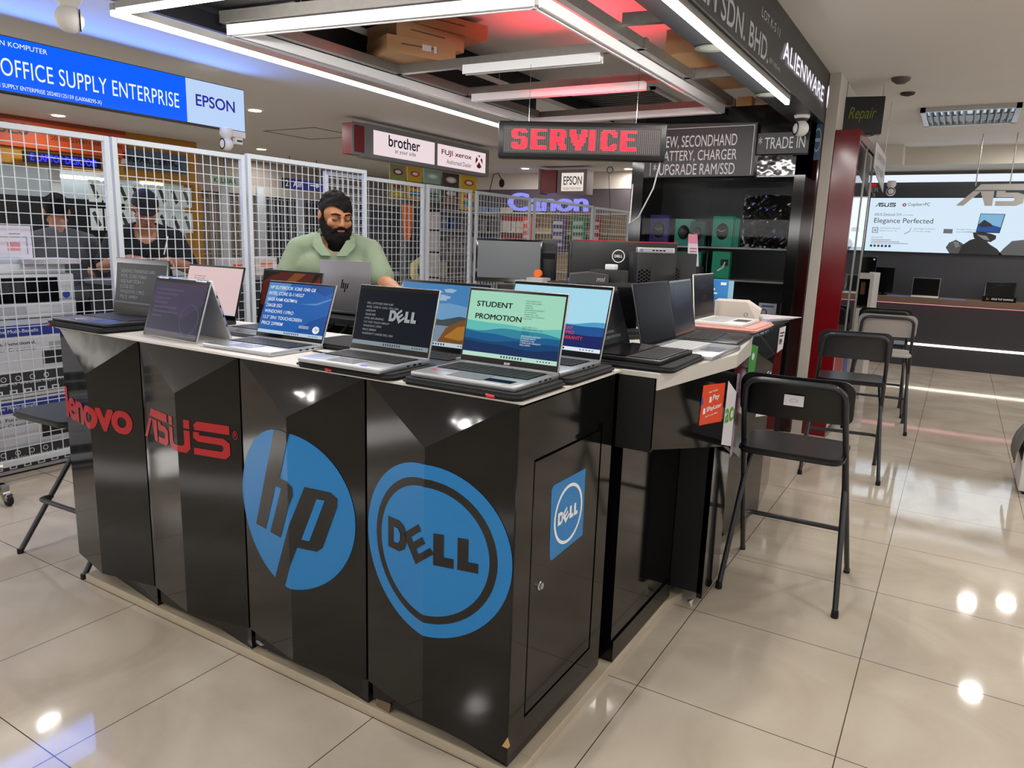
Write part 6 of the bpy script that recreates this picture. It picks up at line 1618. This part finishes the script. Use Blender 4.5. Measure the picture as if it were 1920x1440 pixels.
laptop('open_laptop', 'black laptop behind a small name plate on the wood counter top', 1.17, 8.62, 0, .32, .14, .22, D2(80), .8785, body=m_lblk, screen=[(E('scr_off', '#08090b'), FULL), (E('scr_ghost', '#1c2427', .5), [(.1, .6), (.5, .95), (.95, .9), (.6, .8)])], bez=(.012, .012, .012, .02), kb=False, pad=False, group='machines on the long counter')
t = thing('name_plate', 'black name plate with white letters before the black laptop on the long counter', 'sign', (1.165, 8.42, .8758))
g = G(); g.box(-.17, .17, -.02, .02, 0, .062, 0, .002); obj('plate', g, m_bez, t)
g = G(); g.text('ASUS TUF GAMING', (-.08, -.0212, .022), X_, Z_, w=.22, h=.022, bold=.02); g.flat([(-.125, .05), (-.1, .025), (-.105, .015), (-.115, .028), (-.125, .015), (-.13, .03)], (0, -.0212, 0), X_, Z_, 1); obj('lettering', g, [m_logow, M('plate_red', '#a9553a', .5)], t, fix=False)
t = thing('counter_monitor', 'plain black monitor at the left end of the wood counter top', 'monitor', (-.1, 8.6, .8755))
g = G(); g.box(-.11, .11, -.02, .02, .03, .35, 0, .003); g.box(-.06, .06, -.06, .06, 0, .012); g.box(-.02, .02, 0, .02, .012, .1); obj('casing', g, m_bez, t)
# lit billboard
t = thing('billboard', 'wide backlit advertisement board reading Elegance Perfected', 'billboard', (0, 8.86, 0))
bw = E('bill_white', '#d9ecfb', .97); bk = M('bill_ink', '#2b2f36', .5); bg_ = M('bill_grey', '#7d858d', .5)
g = G(); g.box(-.41, 2.9, 0, .035, 1.425, 2.12); obj('housing', g, m_dark, t)
g = G(); g.rect((0, -.001, 0), X_, Z_, -.405, 2.89, 1.43, 2.112); obj('face', g, bw, t, fix=False)
O = (0, -.002, 0)
g = G()
slash_letters(g, (-.335, -.002, 2.0), X_, Z_, .235, .05, 0)
g.flat(disc_pts(.022, 20, .0, 2.025), O, X_, Z_, 2); g.flat(disc_pts(.01, 20, .0, 2.025), (0, -.0025, 0), X_, Z_, 4)
g.text('Copilot+PC', (.04, -.002, 2.0), X_, Z_, w=.25, h=.052)
g.text('ASUS Zenbook S14', (-.335, -.002, 1.885), X_, Z_, w=.315, h=.036, m=1); g.text('(UX5406)', (.0, -.002, 1.887), X_, Z_, w=.12, h=.016, m=1)
g.text('Elegance Perfected', (-.33, -.002, 1.775), X_, Z_, w=.68, h=.082)
g.box(-.34, -.27, -.0022, -.002, 1.665, 1.735, 1); g.rect((0, -.0024, 0), X_, Z_, -.333, -.277, 1.672, 1.728, 4); g.text('Ai', (-.305, -.0026, 1.685), X_, Z_, w=.035, h=.032, al='c', bold=.02)
for x, a, b_ in ((-.25, 'Unlimited Productivity', 'Experience AI'), (.14, 'Lightweight Perfection', '1.2 kg thin design'), (.62, 'Design That Lasts', 'Refined durability')):
    g.text(a, (x, -.002, 1.715), X_, Z_, w=.24, h=.02, m=1); g.text(b_, (x, -.002, 1.685), X_, Z_, w=.2, h=.017, m=1)
g.flat([(.04, 1.66), (.1, 1.695), (.11, 1.74), (.115, 1.74), (.105, 1.69), (.045, 1.655)], O, X_, Z_, 1); g.rect(O, X_, Z_, .48, .58, 1.675, 1.73, 1)
g.text('Microsoft 365', (-.34, -.002, 1.6), X_, Z_, w=.14, h=.015, m=1)
for k in range(6): g.rect(O, X_, Z_, -.345+.044*k, -.317+.044*k, 1.482, 1.512, (3, 5, 2, 6, 3, 3)[k])
for k in range(3): g.rect(O, X_, Z_, -.34, .1-.1*k, 1.53+.022*k, 1.536+.022*k, 1)
obj('lettering', g, [bk, bg_, M('bill_red', '#c0392f', .5), M('bill_blue', '#2f66b8', .5), bw, M('bill_green', '#2f8a4a', .5), M('bill_plum', '#7a3a6a', .5)], t, fix=False)
g = G()
r1, r2, r3 = 0, 1, 2
g.flat([(.58, 1.43), (.53, 1.50), (.56, 1.56), (.63, 1.60), (.70, 1.56), (.78, 1.5), (.80, 1.43)], O, X_, Z_, 1)
g.flat([(.68, 1.43), (.70, 1.53), (.78, 1.60), (.86, 1.63), (.95, 1.60), (1.0, 1.55), (1.08, 1.50), (1.14, 1.43)], (0, -.0024, 0), X_, Z_, 0)
g.flat([(.80, 1.69), (.82, 1.625), (.9, 1.60), (1.0, 1.58), (1.05, 1.62), (1.05, 1.66), (1.0, 1.68), (.92, 1.695)], (0, -.0026, 0), X_, Z_, 0)
g.flat([(.84, 1.67), (.93, 1.61), (.99, 1.60), (.95, 1.655)], (0, -.0028, 0), X_, Z_, 2); g.flat([(.6, 1.58), (.64, 1.5), (.68, 1.52), (.66, 1.57)], (0, -.0028, 0), X_, Z_, 2)
g.flat([(1.1, 1.43), (1.14, 1.5), (1.22, 1.6), (1.35, 1.62), (1.5, 1.5), (1.55, 1.43)], (0, -.0024, 0), X_, Z_, 1); g.flat([(1.7, 1.43), (1.8, 1.6), (2.0, 1.62), (2.2, 1.43)], (0, -.0024, 0), X_, Z_, 0)
g.flat([(.83, 1.695), (1.08, 1.69), (1.11, 1.92), (.85, 1.925)], (0, -.0026, 0), X_, Z_, 0); g.flat([(.84, 1.705), (1.072, 1.70), (1.1, 1.913), (.855, 1.918)], (0, -.0028, 0), X_, Z_, 3)
g.flat([(.84, 1.705), (1.072, 1.70), (1.08, 1.76), (.95, 1.80), (.845, 1.79)], (0, -.003, 0), X_, Z_, 4); g.flat([(.845, 1.79), (.9, 1.85), (.98, 1.80), (1.0, 1.77), (.88, 1.76)], (0, -.0032, 0), X_, Z_, 0)
g.flat([(.66, 1.705), (.83, 1.70), (1.0, 1.69), (.83, 1.692)], (0, -.0026, 0), X_, Z_, 2)
obj('picture', g, [M('bill_rock', '#2b2d31', .5), M('bill_rock2', '#5d6164', .5), M('bill_rock3', '#8f9496', .5), E('bill_sky', '#8cc4ee', .8), E('bill_indigo', '#3560b0', .7)], t, fix=False)
# hanging big letters
t = thing('hanging_letters', 'big pale grey solid letters hanging from the ceiling before the billboard', 'lettering', (.6, 7.2, 1.93))
P, W = slash_word()
g = G()
for p in P: g.prism([(x*1.45/W, y*.215) for x, y in p], 0, .08, 'y')
obj('letters', g, M('letters_white', '#bcb8b5', .4), t)
g = G()
for x in (.15, .45, 1.0, 1.3): g.tube([(x, .04, .2), (x, .04, .725)], .006, 6)
obj('hanger', g, m_alu, t)
dome_camera('white camera on the charcoal wall left of the billboard', -.17, 8.75, 2.22, D2(5), 1.0)
g = G(); g.text('COMPUTER', (-.325, 8.895, 2.19), X_, Z_, w=.5, h=.06, al='r'); g.text('K-S-23', (-.36, 8.895, 2.12), X_, Z_, w=.3, h=.055, al='r')
tag(obj('wall_lettering', g, M('letter_silver', '#a8a9ac', .5), fix=False), 'grey lettering at the top left of the charcoal wall', 'lettering')
g = G(); g.box(-.55, -.36, 8.86, 8.893, 2.262, 2.29)
tag(obj('red_led_strip', g, E('led_dim_red', '#b01522', 1)), 'short red LED strip at the top of the charcoal wall', 'light')  # a bare glowing LED strip, without lettering
# ceiling fittings over the aisle
t = thing('louvre_light', 'long recessed louvred light fitting in the aisle ceiling', 'light', (.62, 5.93, 2.655))
g = G(); g.box(-.37, .37, -.44, -.40, -.034, .004); g.box(-.37, .37, .40, .44, -.034, .004); g.box(-.37, -.33, -.44, .44, -.034, .004); g.box(.33, .37, -.44, .44, -.034, .004); obj('frame', g, m_alu, t)
g = G(); g.box(-.33, .33, -.4, .4, .0, .004); obj('pale_back', g, E('louvre_back', '#bcd0de', .75), t)
g = G()
for k in range(14):
    x = -.33+.66*k/13; g.hull([(x-.005, -.4, -.0), (x+.005, -.4, 0), (x-.005+.02*(1 if k > 6 else -1), -.4, -.03), (x+.005+.02*(1 if k > 6 else -1), -.4, -.03), (x-.005, .4, -.0), (x+.005, .4, 0), (x-.005+.02*(1 if k > 6 else -1), .4, -.03), (x+.005+.02*(1 if k > 6 else -1), .4, -.03)])
g.box(-.33, .33, -.02, .3, -.012, -.002)
obj('louvres', g, M('louvre_grey', '#6f6c68', .35, metal=.5), t)
t = thing('smoke_detector', 'small dark round ceiling fitting nearer the fascia', 'detector', (.18, 4.19, 2.62)); g = G(); g.lathe([(.03, 0), (.06, .02), (.065, .038)], (0, 0, 0), 20); obj('body', g, M('fitting_brown', '#5b534d', .6), t, smooth=40)
t = thing('smoke_detector', 'small dark round ceiling hole right of the repair sign', 'detector', (.19, 4.77, 2.635)); g = G(); g.lathe([(.02, .0), (.05, .01), (.055, .024)], (0, 0, 0), 20); obj('body', g, M('fitting_black', '#2b2622', .6), t, smooth=40)
# grey garment at the right edge
t = thing('white_bin', 'white bin with black side at the right edge under the grey garment', 'bin', (1.42, 3.35, 0))
g = G(); g.box(-.225, .3, -.2, .2, .02, .33, 0, .01); obj('shell', g, m_white, t, smooth=30)
g = G(); g.box(-.229, -.225, -.15, .15, .2, .27); g.box(-.2, .28, -.18, .18, 0, .02); obj('black_trim', g, m_bmatt, t)
t = thing('grey_garment', 'crumpled grey cloth hanging over the white bin at the right edge', 'cloth', (1.42, 3.35, .33))
random.seed(4)
bm = bmesh.new(); bmesh.ops.create_grid(bm, x_segments=22, y_segments=18, size=.5)
for v in bm.verts:
    x, y = v.co.x, v.co.y
    px = -.31+(x+.5)*.62; py = y*.5
    z = .02+.09*math.exp(-((px-.02)/.2)**2)+.018*math.sin(9*x+5*y)+.012*math.sin(21*y)
    if px < -.228: z = -.07*((-.228-px)/.08)*2.2+.02+.01*math.sin(30*y); px = -.228-.035*math.sin(min(1, (-.228-px)/.08)*1.8)
    v.co = V((px, py*(.75 if px < -.2 else .9), z))
g = G(); g.bm(bm); o = obj('cloth', g, M('cloth_grey', '#6e6a66', .9, noise=(8, .15)), t, smooth=60)
sm = o.modifiers.new('thick', 'SOLIDIFY'); sm.thickness = .006; sm.offset = 1
# ------------------------------------------------------------------ ceiling lamps and light
vis = [(-8.47, 2.79, 'round lit ceiling lamp above the orange fascia'), (-5.82, 3.40, 'round lit ceiling lamp right of the blue lit sign'), (-8.73, 5.93, 'round lit ceiling lamp above the third mesh panel'), (-6.07, 9.46, 'round lit ceiling lamp left of the small light box'),
       (-9.9, 7.2, 'round lit ceiling lamp near the exit sign'), (-8.2, 8.4, 'round lit ceiling lamp above the blue direction sign'), (-4.3, 9.9, 'round lit ceiling lamp right of the small light box'), (-6.6, 7.4, 'round lit ceiling lamp behind the light box of the packs'),
       (1.29, 9.6, 'round lit ceiling lamp at the far end of the aisle'), (1.30, 7.65, 'round lit ceiling lamp before the hanging letters'), (1.32, 5.54, 'round lit ceiling lamp right of the louvred fitting'), (1.7, 7.9, 'round lit ceiling lamp at the right edge near the bulkhead')]
for x, y, lb in vis:
    if y > 8.2 and x > 0: continue
    downlight(lb, x, y, 2.6585, .085)
def lamp(kind, name, loc, power, size=.2, col=(1, .965, .925), rot=(0, 0, 0), sy=None):
    l = bpy.data.lights.new(name, kind); l.energy = power; l.color = col
    if kind == 'AREA':
        l.shape = 'DISK' if sy is None else 'RECTANGLE'; l.size = size
        if sy: l.size_y = sy
    else: l.shadow_soft_size = size
    o = bpy.data.objects.new(name, l); COL.objects.link(o); o.location = loc; o.rotation_euler = rot
    return o
k = 0
P_ = 9
for x, y, lb in vis:
    lamp('AREA', 'ceiling_lamp', (x, y, 2.63 if not (y > 8.2 and x > 0) else 2.4), P_, .16)
for x, y in ((1.3, 3.4), (1.3, 1.2), (1.3, -1.0), (1.3, -3.2), (-.9, -2.4), (-3.1, -2.4), (-5.3, -2.4), (-.9, -4.6), (-3.1, -4.6), (-5.3, -4.6), (3.5, 2), (3.5, -1), (3.5, 5), (-5.2, .6), (-4.7, 1.9), (-7.2, -.5), (-7.5, 1.5), (-9.8, 4.5), (-7.0, 11.5), (-2.4, 6.0), (-2.4, 8.5), (1.9, 6.6)):
    lamp('AREA', 'ceiling_lamp', (x, y, 2.63), P_*1.15, .16)
# tubes of the canopy light the counter below
lamp('AREA', 'tube_lamp', (-.284, .7, 2.252), 30, .03, (1, .97, .93), (0, 0, 0), 3.9)
lamp('AREA', 'tube_lamp', (-2.62, 1.6, 2.31), 26, .03, (1, .97, .93), (0, 0, 0), 3.3)
lamp('AREA', 'tube_lamp', (-1.6, .03, 2.31), 14, 1.8, (1, .97, .93), (0, 0, 0), .03)
lamp('AREA', 'tube_lamp', (-1.6, .08, 2.30), 16, 1.8, (1, .97, .93), (D2(108), 0, 0), .03)
lamp('AREA', 'tube_lamp', (-.32, 1.2, 2.24), 14, .03, (1, .97, .93), (0, D2(106), 0), 3.0)
# added fill panels out of view, tilted up to brighten the ceiling
for x, y, z, L_, e_, rz_ in ((5.9, 1.5, 1.9, 11, 230, PI/2), (-2.5, -6.9, 1.9, 12, 210, 0), (-9.9, -3.5, 1.9, 6, 150, -PI/2)):
    lamp('AREA', 'fill_light', (x, y, z), e_, L_, (1, .98, .96), (PI/2+.75, 0, rz_), .7)
# glow of the red board upwards and of the lit signs
lamp('AREA', 'red_board_glow', (-1.45, 2.45, 2.16), 7.5, .8, (1, .04, .07), (PI, 0, D2(26)), .1).data.spread = D2(105)
lamp('AREA', 'blue_sign_glow', (-4.46, .65, 2.385), 22, .32, (.12, .3, 1), (0, -PI/2, 0), 3.0)
lamp('AREA', 'tube_lamp', (-2.70, 1.6, 2.35), 9, .04, (1, .97, .93), (0, PI/2+.5, 0), 3.3)
lamp('AREA', 'billboard_glow', (1.2, 8.8, 1.8), 5, 3.0, (.85, .93, 1), (-PI/2, 0, 0), .65)
w = bpy.data.worlds.new('World'); S.world = w; w.use_nodes = True
w.node_tree.nodes['Background'].inputs[0].default_value = (.5, .49, .47, 1); w.node_tree.nodes['Background'].inputs[1].default_value = .3
# ------------------------------------------------------------------ camera
cam = bpy.data.cameras.new('camera'); co = bpy.data.objects.new('camera', cam); COL.objects.link(co)
cam.sensor_fit = 'HORIZONTAL'; cam.sensor_width = 36; cam.lens = 36*1366.04/1920
cam.clip_start = .02; cam.clip_end = 100
yaw, pitch, roll = -.54083, .19487, .03337
f = V((math.sin(yaw)*math.cos(pitch), math.cos(yaw)*math.cos(pitch), -math.sin(pitch)))
r0 = V((math.cos(yaw), -math.sin(yaw), 0)); u0 = r0.cross(f)
r = r0*math.cos(roll)+u0*math.sin(roll); u = u0*math.cos(roll)-r0*math.sin(roll)
co.matrix_world = Matrix(((r.x, u.x, -f.x, .726), (r.y, u.y, -f.y, -2.065), (r.z, u.z, -f.z, 1.4112), (0, 0, 0, 1)))
S.camera = co
S.view_settings.view_transform = 'Standard'; S.view_settings.look = 'None'; S.view_settings.gamma = 1
S.view_settings.use_curve_mapping = False; S.view_settings.exposure = 0
S.cycles.max_bounces = 7; S.cycles.transmission_bounces = 6; S.cycles.transparent_max_bounces = 8
S.cycles.use_denoising = True
S.cycles.sample_clamp_indirect = 6
